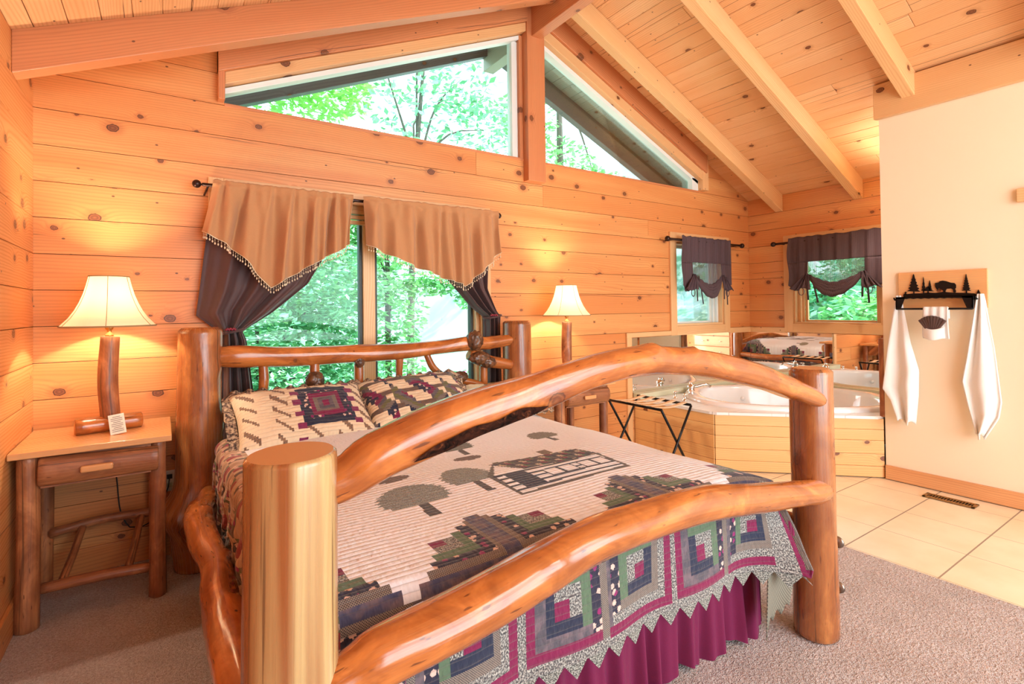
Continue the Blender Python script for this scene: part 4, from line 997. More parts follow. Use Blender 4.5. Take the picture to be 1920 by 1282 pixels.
# ------------------------------------------------------------------ window dressing
def rod(name, p0, p1, r, label, brackets):
    root = thing(name, p0, label, 'curtain rod'); P0_, P1_ = Vector(p0), Vector(p1); d = (P1_-P0_).normalized()
    mb = MB(); mb.tube([p0, p1], r, n=14, wob=0, step=1); mb.build('pole', BRONZE, root)
    for e, s in ((P0_, -1), (P1_, 1)):
        mb = MB(); mb.sphere(e+d*s*.022, r*2.3, 16, 10); mb.tube([e, e+d*s*.02], r*1.6, n=12, wob=0, step=1); mb.build('finial', BRONZE, root)
    for b in brackets:
        mb = MB(); mb.tube([b[0], b[1]], .006, n=8, wob=0, step=1); mb.build('bracket', BRONZE, root)
rod('curtain_rod', (.18, 3.40, 2.072), (2.15, 3.40, 2.072), .010, 'long bronze curtain rod over the picture window', [((.215, 3.40, 2.07), (.20, 3.50, 2.03)), ((1.05, 3.40, 2.07), (1.05, 3.50, 2.07)), ((2.13, 3.40, 2.07), (2.13, 3.50, 2.05))])
def interp(pts, t):
    xs = [p[0] for p in pts]; return [float(np.interp(t, xs, [p[k] for p in pts])) for k in range(1, len(pts[0]))]
def valance(xa, xb, bottom, label, seed, ll, rr):
    def f(a, b):
        x = xa+(xb-xa)*a; zb = float(np.interp(a, [p[0] for p in bottom], [p[1] for p in bottom])); zt = 2.092
        z = zt+(zb-zt)*b; x += (ll*(1-a)+rr*a)*b
        fold = .5*math.sin(a*64+2.6*math.sin(a*6+seed))+.55*math.sin(a*31+seed+1.3*b)+.45*math.sin(a*91+seed)*max(0, .35-b)/.35
        amp = .010+.034*min(1, b*2.2)
        if b < .10: amp = .006
        y = 3.330+amp*fold-.006*math.exp(-((b-.09)/.03)**2)
        return (x+.006*math.sin(a*40+b*3), y-.012*b, z+.008*nz(a*30, seed)*(1 if b < .04 else 0))
    mb = MB(); mb.grid(f, 260, 40); o = mb.build('valance', GOLD, solid=.003); tag(o, label, 'valance', 'golden valances over the picture window')
    mb = MB(); L = [Vector(f(i/400, 1)) for i in range(401)]; acc = 0
    for i in range(1, 401):
        acc += (L[i]-L[i-1]).length
        if acc > .018: acc = 0; h = random.uniform(.022, .030); mb.tube([L[i], L[i]-Vector((0, 0, h))], .0008, n=4, wob=0, rnd=0, step=1); mb.sphere(L[i]-Vector((0, 0, h+.004)), .0042, 6, 4, sc=(1, 1, 1.7)); mb.sphere(L[i]-Vector((0, 0, h*.45)), .0028, 5, 4)
    mb.tube(L[::4], .0025, n=5, wob=0, rnd=0, caps=False)
    tag(mb.build('bead_fringe', plain('ivory beads', (.85, .72, .52), .3), o), None, None, None, 'stuff')
random.seed(5)
valance(.235, 1.015, [(0, 1.80), (.2, 1.70), (.42, 1.487), (.70, 1.63), (1, 1.775)], 'left golden tan valance with pointed bead-trimmed hem', 1.0, -.055, -.012)
valance(1.085, 2.125, [(0, 1.775), (.45, 1.60), (.71, 1.515), (.88, 1.67), (1, 1.775)], 'right golden tan valance with pointed bead-trimmed hem', 2.4, .012, .02)
def curtain(left, right, label, seed, n, tie, amp=.042):
    """left/right: (t, x, z) outlines top to bottom, t 0..1"""
    def f(a, b):
        xl, zl = interp(left, b); xr, zr = interp(right, b); x = xl*(1-a)+xr*a; z = zl*(1-a)+zr*a
        w = abs(xr-xl); g = math.sin(a*n*2*PI+seed)+.3*math.sin(a*n*4.6*PI+seed*2); y = 3.425+amp*g*min(1.1, (.25/max(w, .08))**.25)*(.75)
        return (x, y-.0, z)
    mb = MB(); mb.grid(f, 170, 90); o = mb.build('curtain', VELVET, solid=.004); tag(o, label, 'curtain', 'dark brown tied-back curtains')
    (x, z, w) = tie
    mb = MB(); c = Vector((x, 3.425, z)); pts = [c+Vector((w*math.cos(t), .05*math.sin(t), .012*math.cos(t))) for t in np.linspace(0, 2*PI, 25)]; mb.tube(pts, .008, n=8, wob=0, rnd=0, caps=False); mb.build('tieback', VELVET, o)
    mb = MB()
    for k in range(7): t = PI+.25*k*.5+.9; mb.sphere(c+Vector((w*math.cos(t)*1.02, -.058, .012+.004*(k % 2))), .0075, 8, 6)
    mb.build('tieback_beads', plain('wine red beads', (.25, .02, .04), .15), o)
curtain([(0, .235, 2.06), (.25, .20, 1.72), (.50, .155, 1.33), (.60, .255, 1.245), (.64, .29, 1.22), (.68, .285, 1.17), (1, .275, .06)],
        [(0, .99, 2.06), (.25, .90, 1.76), (.42, .76, 1.52), (.53, .55, 1.34), (.60, .42, 1.255), (.64, .39, 1.23), (.68, .41, 1.18), (.85, .46, .75), (1, .50, .06)], 'left dark brown velvet curtain tied back beside the head post', .6, 3.2, (.338, 1.235, .062))
curtain([(0, 1.30, 2.06), (.25, 1.55, 1.78), (.40, 1.74, 1.58), (.52, 1.94, 1.37), (.60, 2.05, 1.29), (.66, 2.055, 1.22), (1, 2.03, .06)],
        [(0, 2.11, 2.06), (.30, 2.09, 1.70), (.45, 2.08, 1.50), (.55, 2.16, 1.33), (.60, 2.195, 1.285), (.66, 2.19, 1.22), (1, 2.21, .06)], 'right dark brown velvet curtain tied back beside the head post', 1.7, 3.2, (2.12, 1.285, .075))
# tie-up shades in the alcove
def shade(org, eu, en, u0, u1, rod0, rod1, label, rlabel, seed):
    o = Vector(org); eu = Vector(eu); en = Vector(en); W_ = u1-u0
    P = lambda u, n_, z: o+eu*u+en*n_+Vector((0, 0, z))
    rod('shade_rod', tuple(P(rod0, -.1, 2.025)), tuple(P(rod1, -.1, 2.025)), .012, rlabel, [(tuple(P(rod0+.06, -.1, 2.02)), tuple(P(rod0+.06, 0, 2.02))), (tuple(P(rod1-.06, -.1, 2.02)), tuple(P(rod1-.06, 0, 2.02)))])
    t1, t2 = .22, .80
    def zb(a):
        k = [(0, 1.56), (.06, 1.50), (.13, 1.50), (t1, 1.64), (.30, 1.585), (.40, 1.535), (.51, 1.515), (.62, 1.535), (.72, 1.60), (t2, 1.66), (.87, 1.54), (.95, 1.53), (1, 1.58)]
        return float(np.interp(a, [q[0] for q in k], [q[1] for q in k]))
    def f(a, b):
        z1 = zb(a); z0 = 2.068+.014*nz(a*14, seed); z = z0+(z1-z0)*b
        g = math.sin(a*44+seed)+.5*math.sin(a*81+seed); dep = -.118-.010*g*(.6+.4*b)-.035*max(0, b-.5)*math.sin(PI*a)
        u = u0+W_*a; u += W_*.012*math.sin(b*7+seed)*(1 if a < .1 else 0); 
        return P(u, dep, z)
    root = thing('tie_up_shade', tuple(P((u0+u1)/2, -.1, 1.5)), label, 'window shade', 'plum tie-up shades in the tub alcove')
    def fz(a, za, zb2, b): z1 = zb(a); z0 = 2.068+.014*nz(a*14, seed); z = (z0 if za is None else za); e = z1 if zb2 is None else zb2; zz = z+(e-z)*b; return f(a, (z0-zz)/(z0-z1))
    mb = MB(); mb.grid(lambda a, b: fz(a, None, 1.80, b), 120, 16, uvfn=lambda a, b: (a*W_*1.3, b))
    mb.grid(lambda a, b: fz(a*t1, 1.80, None, b), 30, 12, uvfn=lambda a, b: (a*t1*W_*1.3, b)); mb.grid(lambda a, b: fz(t2+a*(1-t2), 1.80, None, b), 30, 12, uvfn=lambda a, b: ((t2+a*(1-t2))*W_*1.3, b)); mb.build('upper_panel', PLUM, root, solid=.002)
    mb = MB(); mb.grid(lambda a, b: fz(t1+(t2-t1)*a, 1.80, None, b), 90, 14, uvfn=lambda a, b: (a*(t2-t1)*W_*1.3, b)); mb.build('sheer_panel', SHEER, root)
    # rolled swag
    mb = MB()
    for r_i in range(4):
        pts = []; nn = 24
        for i in range(nn+1):
            a = t1+(t2-t1)*i/nn; s_ = math.sin(PI*i/nn); pts.append(P(u0+W_*a, -.125-.022*s_-.008*r_i*s_, 1.665-.035*(r_i*.9)*s_-.115*s_+.005*math.sin(i*1.7+r_i)))
        mb.tube(pts, [.008+.020*math.sin(PI*min(1, max(0, i/nn)))**.6 for i in range(nn+1)], n=10, wob=.35, step=.02, rnd=0, flat=.7)
    for (a0, a1, a2) in ((0.0, t1, .13), (t2, 1.0, .90)):   # puffed tails at each side
        def tail(a, b):
            w_ = (1-b)*.02+b*W_*.12 if a0 == 0 else (1-b)*.02+b*W_*.10; c = (u0+W_*t1-(.0+b*W_*.07)) if a0 == 0 else (u0+W_*t2+b*W_*.08)
            z = 1.67-b*.155+.012*math.sin(a*9+seed); g = .014*math.sin(a*22)
            return P(c+(a-.5)*2*w_, -.135-g-.02*b, z)
        mb.grid(tail, 30, 12)
    mb.build('swag', PLUM, root, solid=.002)
    for (a, dz, du, lp) in ((t1, 1.40, .02, -1), (t1+.05, 1.37, .07, 0), (t2, 1.42, -.01, 1), (t2+.03, 1.36, .02, 0)):
        mb = MB(); u = u0+W_*a; pts = [(0, 1.66), (.35, 1.58), (.7, (1.58+dz)/2), (1, dz)]
        c = [P(u+du*q, -.155, z) for q, z in pts]
        vs = []; 
        for p in c: vs += [p-eu*.009, p+eu*.009]
        mb.add(vs, [(2*i, 2*i+1, 2*i+3, 2*i+2) for i in range(3)], None, .5, 0, True)
        if lp: pts = [P(u+lp*.05+.028*math.cos(t), -.155, 1.49+.04*math.sin(t)) for t in np.linspace(0, 2*PI, 16)]; mb.tube(pts, .005, n=5, wob=0, rnd=0, caps=False, flat=.4)
        mb.build('tie_ribbon', PLUM, root, solid=.002)
shade((0, YB, 0), (1, 0, 0), (0, 1, 0), 4.35, 5.19, 4.19, 5.42, 'narrow plum tie-up shade in the left alcove window', 'bronze rod over the narrow alcove window', 1.0)
shade((XR, 0, 0), (0, -1, 0), (1, 0, 0), -2.98, -2.06, -3.13, -1.98, 'wide plum tie-up shade in the right alcove window', 'bronze rod over the wide alcove window', 2.3)

# ------------------------------------------------------------------ tub deck, tub, taps
random.seed(41)
A_, B_, C_ = (3.775, 3.50), (3.775, 2.632), (4.655, 1.752)
DZ = .475
surr = thing('tub_surround', (4.6, 2.7, 0), 'corner tub surround clad in pale pine boards with a white tiled deck', 'tub surround')
def panel(p, q, name):
    p, q = Vector((*p, 0)), Vector((*q, 0)); L = (q-p).length; eu = (q-p)/L; en = Vector((-eu.y, eu.x, 0))
    mb = MB(); hts = [0, .085, .18, .285, .37, .455]; 
    mb.prism([(0, 0), (L, 0), (L, .455), (0, .455)], p-en*.008, eu, (0, 0, 1), en, .008, mi=1)
    for i in range(5): mb.prism([(0, hts[i]+.0006), (L, hts[i]+.0006), (L, hts[i+1]-.0006), (0, hts[i+1]-.0006)], p, eu, (0, 0, 1), en, .012)
    mb.build(name, [TUBW, DARKW], surr, bevel=.004)
panel(B_, (B_[0], 3.50), 'side_panel'); 
panel(C_, B_, 'front_panel')
from mathutils import geometry
TC = Vector((4.82, 2.60)); TA, TB = .84, .60; dA = Vector((-.7071, .7071)); dB = Vector((-.7071, -.7071))
def rimpt(t, k=1.0, ext=0.0):
    c, s_ = math.cos(t), math.sin(t); e = 2/2.5
    a = math.copysign(abs(c)**e, c)*(TA*k+ext); b = math.copysign(abs(s_)**e, s_)*(TB*k+ext); return TC+dA*a+dB*b
N = 96
poly = [Vector(p) for p in ((3.755, 3.50), (3.755, 2.622), (4.625, 1.752), (XR-.01, 1.752), (XR-.01, 3.495))]
def deck_edge(t):   # ray from tub centre to the deck outline
    d = (rimpt(t)-TC).normalized(); best = None
    for i in range(5):
        a, b = poly[i], poly[(i+1) % 5]; r = geometry.intersect_line_line_2d(TC, TC+d*6, a, b)
        if r: 
            L = (r-TC).length
            if best is None or L < best: best = L
    return TC+d*(best or 1)
mb = MB(); vs = []; fs = []
for i in range(N):
    t = 2*PI*i/N; a = rimpt(t, .97); b = deck_edge(t); 
    if (b-TC).length < (a-TC).length: b = TC+(a-TC)*1.01
    vs += [(a.x, a.y, DZ), (b.x, b.y, DZ), (b.x, b.y, DZ-.022)]
for i in range(N): j = (i+1) % N; fs += [(3*i, 3*i+1, 3*j+1, 3*j), (3*i+1, 3*i+2, 3*j+2, 3*j+1)]
mb.add(vs, fs, None, .5)
# corner fill pieces so the outline stays sharp
for c in poly: pass
mb.build('tiled_deck', DECKT, surr, origin=(0, 0, 0))
mb = MB(); mb.box(3.74, XR-.01, 3.40, 3.494, DZ, DZ+.05).box(XR-.11, XR-.01, 1.76, 3.40, DZ, DZ+.05); mb.build('stone_ledge', LEDGET, surr, bevel=.006)
tub = MB()
prof = [(1.06, -.004), (1.06, .022), (1.045, .034), (1.01, .038), (.93, .036), (.905, .028), (.89, .0), (.87, -.08), (.83, -.20), (.76, -.32), (.66, -.37), (.30, -.385), (.0, -.388)]
vs = []; fs = []
for (k, z) in prof:
    for i in range(N): p = rimpt(2*PI*i/N, max(k, .001)); vs.append((p.x, p.y, DZ+z))
for j in range(len(prof)-1):
    for i in range(N): k = (i+1) % N; fs.append((j*N+i, j*N+k, (j+1)*N+k, (j+1)*N+i))
tub.add(vs, fs, None, .5, 0, True)
tb = tub.build('corner_bathtub', PORC); tag(tb, 'white oval whirlpool bathtub set in the corner deck', 'bathtub')
for t in (.5, 1.1, 4.0, 5.0):
    p = rimpt(t, .86); mb = MB(); d = (TC-p).normalized(); mb.sphere((p.x, p.y, DZ-.09), .022, 12, 8, sc=(1, 1, 1)); mb.build('jet', PORC, tb)
def faucet(x, y, z, ang):
    root = thing('tub_faucet', (x, y, z), 'brushed nickel tub faucet with low curved spout on the left end of the tub', 'faucet')
    mb = MB(); mb.lathe([(0, 0), (.036, 0), (.036, .008), (.028, .014), (.038, .035), (.036, .055), (.020, .066), (.012, .08), (.014, .09), (0, .095)], (x, y, z), n=24); mb.build('body', CHROME, root)
    d = Vector((math.cos(ang), math.sin(ang), 0)); c = Vector((x, y, z)); mb = MB(); mb.tube([c+Vector((0, 0, .04)), c+d*.06+Vector((0, 0, .045)), c+d*.12+Vector((0, 0, .06)), c+d*.17+Vector((0, 0, .06)), c+d*.20+Vector((0, 0, .035))], [.02, .017, .014, .013, .014], n=14, wob=0, rnd=.003); mb.build('spout', CHROME, root)
faucet(4.36, 3.30, DZ+.03, -.5)
def tap(x, y, z, ang, label):
    root = thing('tap_handle', (x, y, z), label, 'tap', 'nickel lever handles on the tub deck')
    mb = MB(); mb.lathe([(0, 0), (.024, 0), (.022, .008), (.012, .014), (.012, .05), (.016, .056), (.010, .068), (0, .07)], (x, y, z), n=16); mb.build('stem', CHROME, root)
    mb = MB(); d = Vector((math.cos(ang), math.sin(ang), 0)); c = Vector((x, y, z+.058)); mb.tube([c-d*.01, c+d*.06+Vector((0, 0, .006))], [.008, .005], n=10, wob=0, rnd=.002); mb.build('lever', CHROME, root)
tap(4.04, 3.24, DZ, -.3, 'lever tap on the tub deck, nearer the mirror'); tap(4.00, 3.10, DZ, -.4, 'lever tap on the tub deck, nearer the deck edge')

# ------------------------------------------------------------------ luggage rack
def rack():
    root = thing('luggage_rack', (3.36, 2.98, 0), 'folding black metal luggage rack with tan and black straps', 'luggage rack')
    xa, xb, y0, y1, z = 3.19, 3.54, 2.68, 3.26, .55
    for (x, xo) in ((xa, xb), (xb, xa)):
        s_ = .006 if x == xa else -.006
        for y in (y0+abs(s_), y1-abs(s_)):
            yy = y+s_; mb = MB(); mb.tube([(x, yy, z), (xo, yy, .012)], .010, n=10, wob=0, step=1); mb.build('leg', BLACK, root)
        mb = MB(); mb.tube([(x, y0, z), (x, y1, z)], .011, n=10, wob=0, step=1); mb.build('top_bar', BLACK, root)
        mb = MB(); mb.tube([(xo, y0+.02, .05), (xo, y1-.02, .05)], .008, n=8, wob=0, step=1); mb.build('foot_bar', BLACK, root)
    for k in range(5):
        y = y0+.07+k*.108; mb = MB(); mb.grid(lambda a, b: (xa-.012+(xb-xa+.024)*a, y-.026+b*.052, z+.013-.018*math.sin(PI*a)), 12, 2); mb.build('strap', [plain('tan strap', (.72, .50, .32), .8)][0], root, solid=.003)
rack()

# ------------------------------------------------------------------ towel rack with bison cutout
def PT(y, z, n=0.0): return (XW-n, y, z)     # y runs right to left in the picture
tr_ = thing('towel_rack', (XW, 1.37, 1.3), 'pine towel rack board with black bison and pine tree cutout', 'towel rack')
mb = MB(); mb.box(XW-.02, XW, 1.110, 1.622, 1.315, 1.582, grain=1); mb.build('backboard', TABLE, tr_, bevel=.003)
def T2(px, py):      # crop pixel (1709 wide view) -> (y,z)
    a = (px-175)/(1340-175); return 1.622-a*.508, 1.582-(py-(230-65*a))/(330)*.192
def cut(mb, pts, n0=.024, th=.004): mb.prism([T2(*p) for p in pts], (XW-n0, 0, 0), (0, 1, 0), (0, 0, 1), (-1, 0, 0), th)
mb = MB()
cut(mb, [(250, 545), (250, 510), (275, 490), (300, 500), (380, 490), (520, 482), (600, 470), (700, 472), (800, 455), (960, 462), (1080, 458), (1190, 462), (1215, 470), (1270, 490), (1272, 520)])
def firt(cx, base, top, w, k=5):
    L = []
    for i in range(k):
        f = 1-i/k; L.append((cx-w*.5*f, base-30-(base-30-top)*i/k)); L.append((cx-w*.5*f*.55, base-30-(base-30-top)*(i+.6)/k))
    cut(mb, [(cx-8, base), *[(cx-8, base-28)], *L, (cx, top), *[(2*cx-a, b) for a, b in L][::-1], (cx+8, base-28), (cx+8, base)])
firt(403, 492, 240, 190, 6); firt(540, 480, 275, 62, 4); firt(625, 450, 315, 60, 4); firt(600, 482, 392, 180, 3); firt(1098, 462, 232, 118, 7); firt(1245, 492, 415, 60, 4); firt(285, 512, 470, 50, 3)
cut(mb, [(697, 350), (740, 345), (765, 325), (800, 318), (850, 325), (905, 342), (950, 345), (970, 365), (970, 400), (958, 415), (968, 440), (962, 460), (935, 460), (930, 425), (905, 412), (850, 418), (835, 440), (832, 462), (805, 462), (800, 440), (775, 430), (745, 412), (728, 438), (715, 425), (697, 395)])
mb.build('bison_and_trees_cutout', BLACK, tr_)
mb = MB()
ya, yb_, zt, zb_ = 1.612, 1.166, 1.398, 1.306
mb.box(XW-.105, XW-.020, yb_, ya, zt-.004, zt)               # shelf lip
mb.prism([(XW-.02, zt), (XW-.105, zt), (XW-.105, zb_), (XW-.09, zb_)], (0, ya, 0), (1, 0, 0), (0, 0, 1), (0, -1, 0), .006)
mb.prism([(XW-.02, zt), (XW-.105, zt), (XW-.105, zb_), (XW-.09, zb_)], (0, yb_+.006, 0), (1, 0, 0), (0, 0, 1), (0, -1, 0), .006)
for (a, b, s_) in ((ya, ya-.052, 1), (yb_+.052, yb_, -1)):
    q = [(a, zt), (b, zt), (b, zb_), (a, zb_)]
    mb.prism([(ya, zt), (ya-.062, zt), (ya-.030, zb_), (ya, zb_)] if s_ > 0 else [(yb_, zt), (yb_+.062, zt), (yb_+.030, zb_), (yb_, zb_)], (XW-.101, 0, 0), (0, 1, 0), (0, 0, 1), (-1, 0, 0), .004)
sc = [(ya, zt)]+[(ya-(ya-yb_)*i/20, zt-.012-.004*(i % 2)) for i in range(21)]+[(yb_, zt)]; mb.prism(sc, (XW-.101, 0, 0), (0, 1, 0), (0, 0, 1), (-1, 0, 0), .004)
mb.build('bracket', BLACK, tr_)
mb = MB(); mb.tube([(XW-.103, ya, zb_+.004), (XW-.103, yb_, zb_+.004)], .007, n=12, wob=0, step=1); mb.build('towel_bar', BLACK, tr_)
for y in (ya-.0+.012, yb_-.012):
    mb = MB(); mb.tube([(XW-.02, y, 1.375), (XW-.085, y, 1.378), (XW-.10, y, 1.395)], .006, n=8, wob=0); mb.build('hook', BLACK, tr_)
def towel(yh, zh, Lp, Rp, label, seed):
    """hanging towel: outlines left (image) and right as (t, y, z)"""
    def f(a, b):
        yl, zl = interp(Lp, b); yr, zr = interp(Rp, b); y = yl*(1-a)+yr*a; z = zl*(1-a)+zr*a
        z += .05*(math.sin(a*PI*3+seed)*.6)*max(0, b-.55)*1.6
        n_ = .050+.030*b+(.010+.016*b)*math.sin(a*PI*2.9+seed+1.2*b)+.005*math.sin(a*13+b*5)
        return (XW-n_, y, z)
    mb = MB(); mb.grid(f, 60, 60); o = mb.build('hanging_towel', TOWEL, solid=.010); tag(o, label, 'towel', 'white towels on the towel rack')
towel(0, 0, [(0, 1.622, 1.41), (.08, 1.628, 1.36), (.5, 1.678, 1.0), (.8, 1.712, .70), (.9, 1.66, .62), (1, 1.615, .47)], [(0, 1.598, 1.41), (.08, 1.588, 1.36), (.5, 1.54, 1.05), (.72, 1.495, .86), (.85, 1.50, .68), (1, 1.52, .46)], 'white bath towel hanging from the left hook of the towel rack', .3)
towel(0, 0, [(0, 1.150, 1.41), (.08, 1.160, 1.36), (.5, 1.208, 1.0), (.75, 1.240, .80), (.88, 1.21, .62), (1, 1.17, .44)], [(0, 1.128, 1.41), (.08, 1.118, 1.36), (.5, 1.075, 1.05), (.8, 1.045, .70), (.92, 1.06, .60), (1, 1.135, .45)], 'white bath towel hanging from the right hook of the towel rack', 1.9)
wc = thing('washcloth_pocket', (XW-.12, 1.37, 1.1), 'white hand towel folded as a pocket on the bar with a fanned brown facecloth', 'hand towel')
mb = MB(); 
def cl(a, b):
    y = 1.442-a*.150; 
    if b < .2: k = b/.2; z = 1.24+.08*k; n_ = .088+.004*k
    else: k = (b-.2)/.8; z = 1.325-.225*k; n_ = .118+.012*math.sin(PI*k)+.003*math.sin(a*20)
    return (XW-n_, y+.01*(a-.5)*(1-b), z)
mb.grid(cl, 20, 24); mb.grid(lambda a, b: (XW-.140-.028*math.sin(PI*a)-.006*math.sin(PI*b), 1.437-a*.125, 1.185-.02*math.sin(PI*a)-b*.075), 20, 10); mb.build('pocket', TOWEL, wc, solid=.006)
mb = MB()
for k in range(9):
    a = (k-4)/4; c = Vector((XW-.150, 1.380-a*.028, 1.165)); e = Vector((XW-.158+.012*abs(a), 1.380-a*.072, 1.262-.030*a*a)); mb.tube([c, (c+e)/2, e], [.010, .011, .012], n=10, wob=.15, rnd=.002, step=.02)
mb.build('fanned_facecloth', TOWELB, wc)
# floor vent
v = thing('floor_vent', (4.48, 1.29, 0), 'bronze floor register grille in the tile near the partition', 'vent')
mb = MB(); x0, x1, y0, y1 = 4.415, 4.515, 1.150, 1.435
mb.box(x0, x0+.02, y0, y1, -.004, .004).box(x1-.02, x1, y0, y1, -.004, .004).box(x0, x1, y0, y0+.02, -.004, .004).box(x0, x1, y1-.02, y1, -.004, .004); mb.build('frame', BRASSD, v, bevel=.002)
mb = MB()
for k in range(15): y = y0+.028+k*.0162; mb.box(x0+.02, x1-.02, y, y+.0045, -.003, .002)
mb.build('louvre', BRASSD, v)
mb = MB(); mb.box(x0+.01, x1-.01, y0+.01, y1-.01, -.0055, -.004); mb.build('vent_shade_plate', BLACK, v)  # black plate stands in for the shade below the louvres
# added fill lamp that brightens the tub, out of view behind the partition
fill_ = thing('added_tub_lamp', (5.2, 1.80, 2.2), 'added lit fixture on the alcove side wall, brightening the tub', 'lamp')
mb = MB(); mb.lathe([(0, 0), (.05, 0), (.05, .015), (0, .018)], (5.2, YW, 2.25), n=20, axis='y'); mb.tube([(5.2, YW+.01, 2.25), (5.2, YW+.09, 2.22)], .008, n=8, wob=0); mb.build('bracket', BRASS, fill_)
mb = MB(); mb.lathe([(.09, .0), (.075, .06), (.055, .12)], (5.2, YW+.10, 2.22), n=32); mb.build('shade', SHADE, fill_, solid=.002)
light('tub_fill_light', 'POINT', (5.2, YW+.10, 2.27), 22, (1, .90, .78), .03)
# dresser behind the camera (seen in the mirrors)
dz = thing('dresser', (-.2, -1.0, 0), 'pine dresser with olive drawers behind the camera', 'dresser')
mb = MB(); mb.box(-.52, -.02, -1.6, -.5, 0, 1.15, 2).box(-.54, 0, -1.62, -.48, 1.15, 1.18, 1); mb.build('body', PINE, dz, bevel=.004)
for k in range(4):
    mb = MB(); mb.box(-.02, 0, -1.55, -.55, .08+k*.265, .32+k*.265, 1); dd = mb.build('drawer', BEAM, dz, bevel=.006)
    for y in (-1.3, -.8): mb = MB(); mb.tube([(0.0, y-.05, .2+k*.265), (.03, y, .2+k*.265), (0, y+.05, .2+k*.265)], .006, n=8, wob=0); mb.build('handle', CHROME, dd)

# ------------------------------------------------------------------ outdoors
random.seed(77)
def terrain(x, y):
    b = max(0, x-6.6)*.62+max(0, y-5.0)*.25*max(0, min(1, (x-4.5)/2.5))
    return -.75+min(b, 5.5)+.12*nz(x*.4, y*.4)+(.0 if y < 24 else (y-24)*.12)
mb = MB(); mb.grid(lambda a, b: (-14+a*44, -9+b*60, terrain(-14+a*44, -9+b*60)), 110, 130); g_ = mb.build('ground_outside', GROUND, origin=(0, 0, 0)); tag(g_, 'leafy ground outside the windows', None, None, 'structure')
mb = MB(); mb.grid(lambda a, b: (2.2+a*4.0+b*5, 9.5+b*14, terrain(2.2+a*4.0+b*5, 9.5+b*14)+.05), 12, 40); tag(mb.build('driveway', ROAD, origin=(0, 0, 0)), 'pale gravel drive outside the right pane', None, None, 'structure')
def leaf_cloud(mb, centers, n, size, flatv=.5):
    for _ in range(n):
        c, r = random.choice(centers); 
        while True:
            v = Vector((random.uniform(-1, 1), random.uniform(-1, 1), random.uniform(-1, 1)))
            if .35 < v.length < 1: break
        p = Vector(c)+Vector((v.x*r[0], v.y*r[1], v.z*r[2])); d = Vector((random.gauss(0, 1), random.gauss(0, 1), random.gauss(-.2, .35))).normalized()
        up = Vector((random.gauss(0, .5), random.gauss(0, .5), 1)).normalized(); sd = d.cross(up).normalized(); s_ = size*random.uniform(.6, 1.3)
        m_ = p+d*s_*.5+Vector((0, 0, -.04*s_)); mb.add([p, m_-sd*s_*.26, p+d*s_, m_+sd*s_*.26], [(0, 1, 2, 3)], [[(0, 0)]*4])
def tree(x, y, h, crowns, n, size, mat, label, group='trees outside', tr=.09, cat='tree', lean=0):
    z = terrain(x, y); root = thing('broadleaf_tree' if cat == 'tree' else 'leafy_shrub', (x, y, z), label, cat, group)
    mb = MB(); top = Vector((x+lean, y, z+h)); mb.tube([(x, y, z-.1), (x+lean*.3, y+.05, z+h*.5), top], [tr, tr*.7, tr*.25], n=10, wob=.1, step=.4, caps=False)
    for c, r in crowns: c = Vector(c); mb.tube([Vector((x+lean*.4, y, z+h*.55)), (Vector((x, y, z+h*.6))+c)/2+Vector((0, 0, .1)), c], [tr*.4, tr*.25, tr*.08], n=6, wob=.1, step=.3, caps=False)
    mb.build('trunk', TRUNK, root)
    mb = MB(); leaf_cloud(mb, crowns, n, size); mb.build('foliage', mat, root)
# dense bush filling the left pane
tree(.9, 6.6, 2.2, [((.5, 6.4, 1.2), (.9, .5, .8)), ((1.3, 6.7, .6), (.9, .6, .9)), ((.6, 6.2, 0.1), (1.2, .5, .8)), ((1.7, 6.6, 1.6), (.7, .5, .7)), ((.9, 6.9, 2.2), (1.0, .6, .7)), ((2.0, 6.8, .3), (.6, .5, .8))], 13000, .105, LEAFC, 'dense green shrub close outside the left pane', 'shrubs outside', .05, 'shrub')
tree(-.2, 8.5, 4.5, [((-.2, 8.5, 3.0), (1.6, .9, 1.0)), ((1.4, 8.8, 3.0), (1.5, .8, .9)), ((.8, 9.2, 1.6), (1.9, .8, 1.0)), ((2.4, 9, 2.0), (1.2, .8, 1.1)), ((1.0, 9.0, .3), (2.3, .8, .9))], 9000, .16, LEAF, 'bright green tree filling the left pane behind the shrub', 'trees outside', .10)
tree(3.15, 8.4, 4.0, [((3.0, 8.4, 2.2), (.7, .6, .8)), ((3.2, 8.4, 1.2), (.6, .5, .7)), ((3.1, 8.2, .2), (.6, .5, .6)), ((3.0, 8.3, 3.1), (.8, .5, .5))], 3600, .13, LEAF, 'slim tree just right of the window mullion', 'trees outside', .07)
tree(5.6, 8.6, 3.8, [((4.6, 8.4, 1.95), (1.0, .3, .22)), ((3.9, 8.4, 1.75), (.6, .25, .16)), ((5.3, 8.5, 2.3), (.8, .4, .4)), ((4.9, 8.4, 1.55), (.5, .2, .25))], 2000, .12, LEAF, 'tree with a long leafy branch across the right pane', 'trees outside', .07)
tree(-1.5, 11.5, 8.0, [((-.6, 11.5, 6.6), (1.9, 1.0, 1.0)), ((1.2, 11.6, 6.3), (1.5, 1.0, .9)), ((2.8, 11.6, 6.3), (1.2, .9, .8)), ((-.4, 11.5, 4.9), (2.2, 1.0, 1.0)), ((2.2, 11.4, 4.6), (1.6, .9, .7))], 6500, .20, LEAFY, 'tall yellow green tree in the left gable window', 'trees outside', .14, lean=.8)
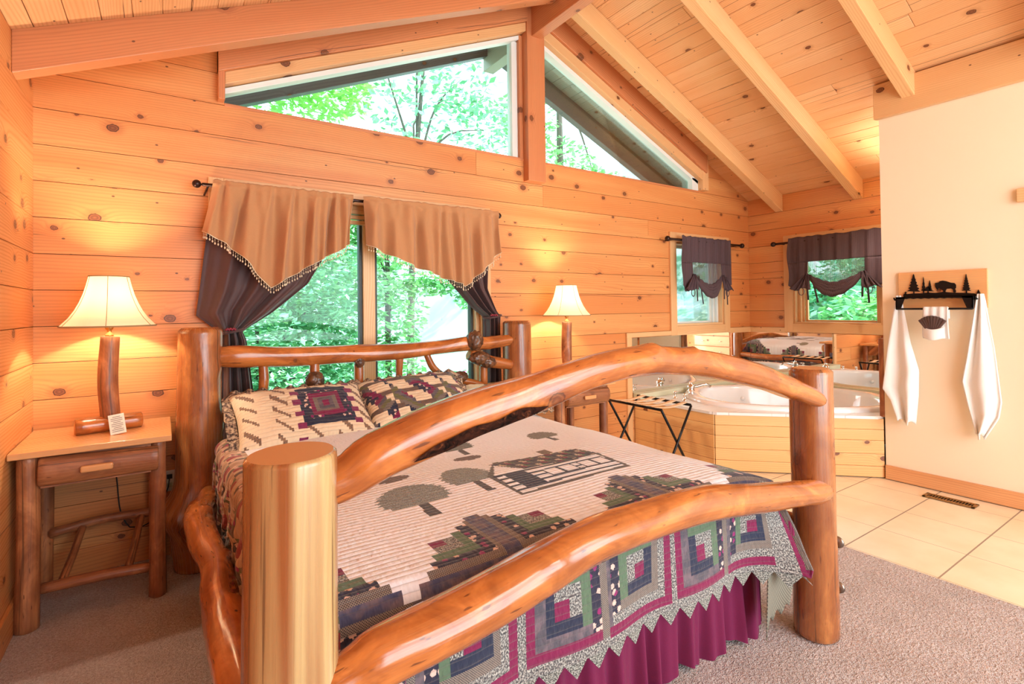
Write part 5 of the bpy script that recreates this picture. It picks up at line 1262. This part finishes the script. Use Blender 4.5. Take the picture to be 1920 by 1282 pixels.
tree(4.6, 11.0, 9.5, [((4.9, 11, 5.9), (1.3, .8, .9)), ((6.0, 11, 6.9), (1.0, .8, 1.0)), ((4.0, 11, 4.6), (1.5, .8, .6)), ((6.7, 11, 5.8), (.9, .7, .8)), ((3.9, 11.2, 7.6), (.8, .5, .3)), ((5.2, 11.2, 8.6), (.8, .5, .5))], 1900, .20, LEAFC, 'tree with sparse leaves in front of the sky beside the gable post', 'trees outside', .09, lean=.6)
tree(9.5, 11.5, 9.0, [((8.3, 11.5, 6.6), (1.0, .7, .8)), ((9.4, 11.5, 5.6), (1.3, .8, .6)), ((10.9, 11.5, 5.0), (1.1, .7, .6))], 1500, .20, LEAF, 'tree seen through the right gable window', 'trees outside', .12)
# bank behind the alcove
for k, (x, y, s_) in enumerate(((9.0, 3.6, 1.0), (9.6, 4.8, 1.1), (8.7, 4.6, .7), (10.4, 4.0, 1.2), (9.2, 5.6, .9), (10.2, 6.6, 1.2), (8.0, 5.2, .5))):
    z = terrain(x, y)
    tree(x, y, .6*s_, [((x, y, z+.35*s_), (.75*s_, .7*s_, .40*s_)), ((x+.4, y+.3, z+.55*s_), (.5*s_, .5*s_, .35*s_))], 1100, .15, LEAFC if k % 2 else LEAF, ['fern clump low on the bank', 'fern clump higher on the bank', 'small fern clump nearest the alcove', 'large fern clump at the right of the bank', 'fern clump in the middle of the bank', 'broad fern clump far up the bank', 'smallest fern clump by the corner'][k]+' outside the wide alcove window', 'ferns on the bank', .02, 'fern')
# flowers
for k, (x, y, z_) in enumerate(((3.55, 6.6, .25), (3.85, 6.9, .42), (3.75, 6.7, .05))):
    root = thing('flowering_shrub', (x, y, terrain(x, y)), ['pink flowering shrub outside the right pane, lowest', 'pink flowering shrub outside the right pane, tallest', 'pink flowering shrub outside the right pane, between the others'][k], 'shrub', 'flowering shrubs outside')
    mb = MB(); leaf_cloud(mb, [((x, y, z_-.4), (.3, .25, .45))], 500, .09); mb.build('foliage', LEAF, root)
    mb = MB()
    for i in range(14): leaf_cloud(mb, [((x+random.uniform(-.28, .28), y-.2, z_-.2+random.uniform(-.3, .3)), (.03, .03, .03))], 6, .06)
    mb.build('blossoms', FLOWER, root)
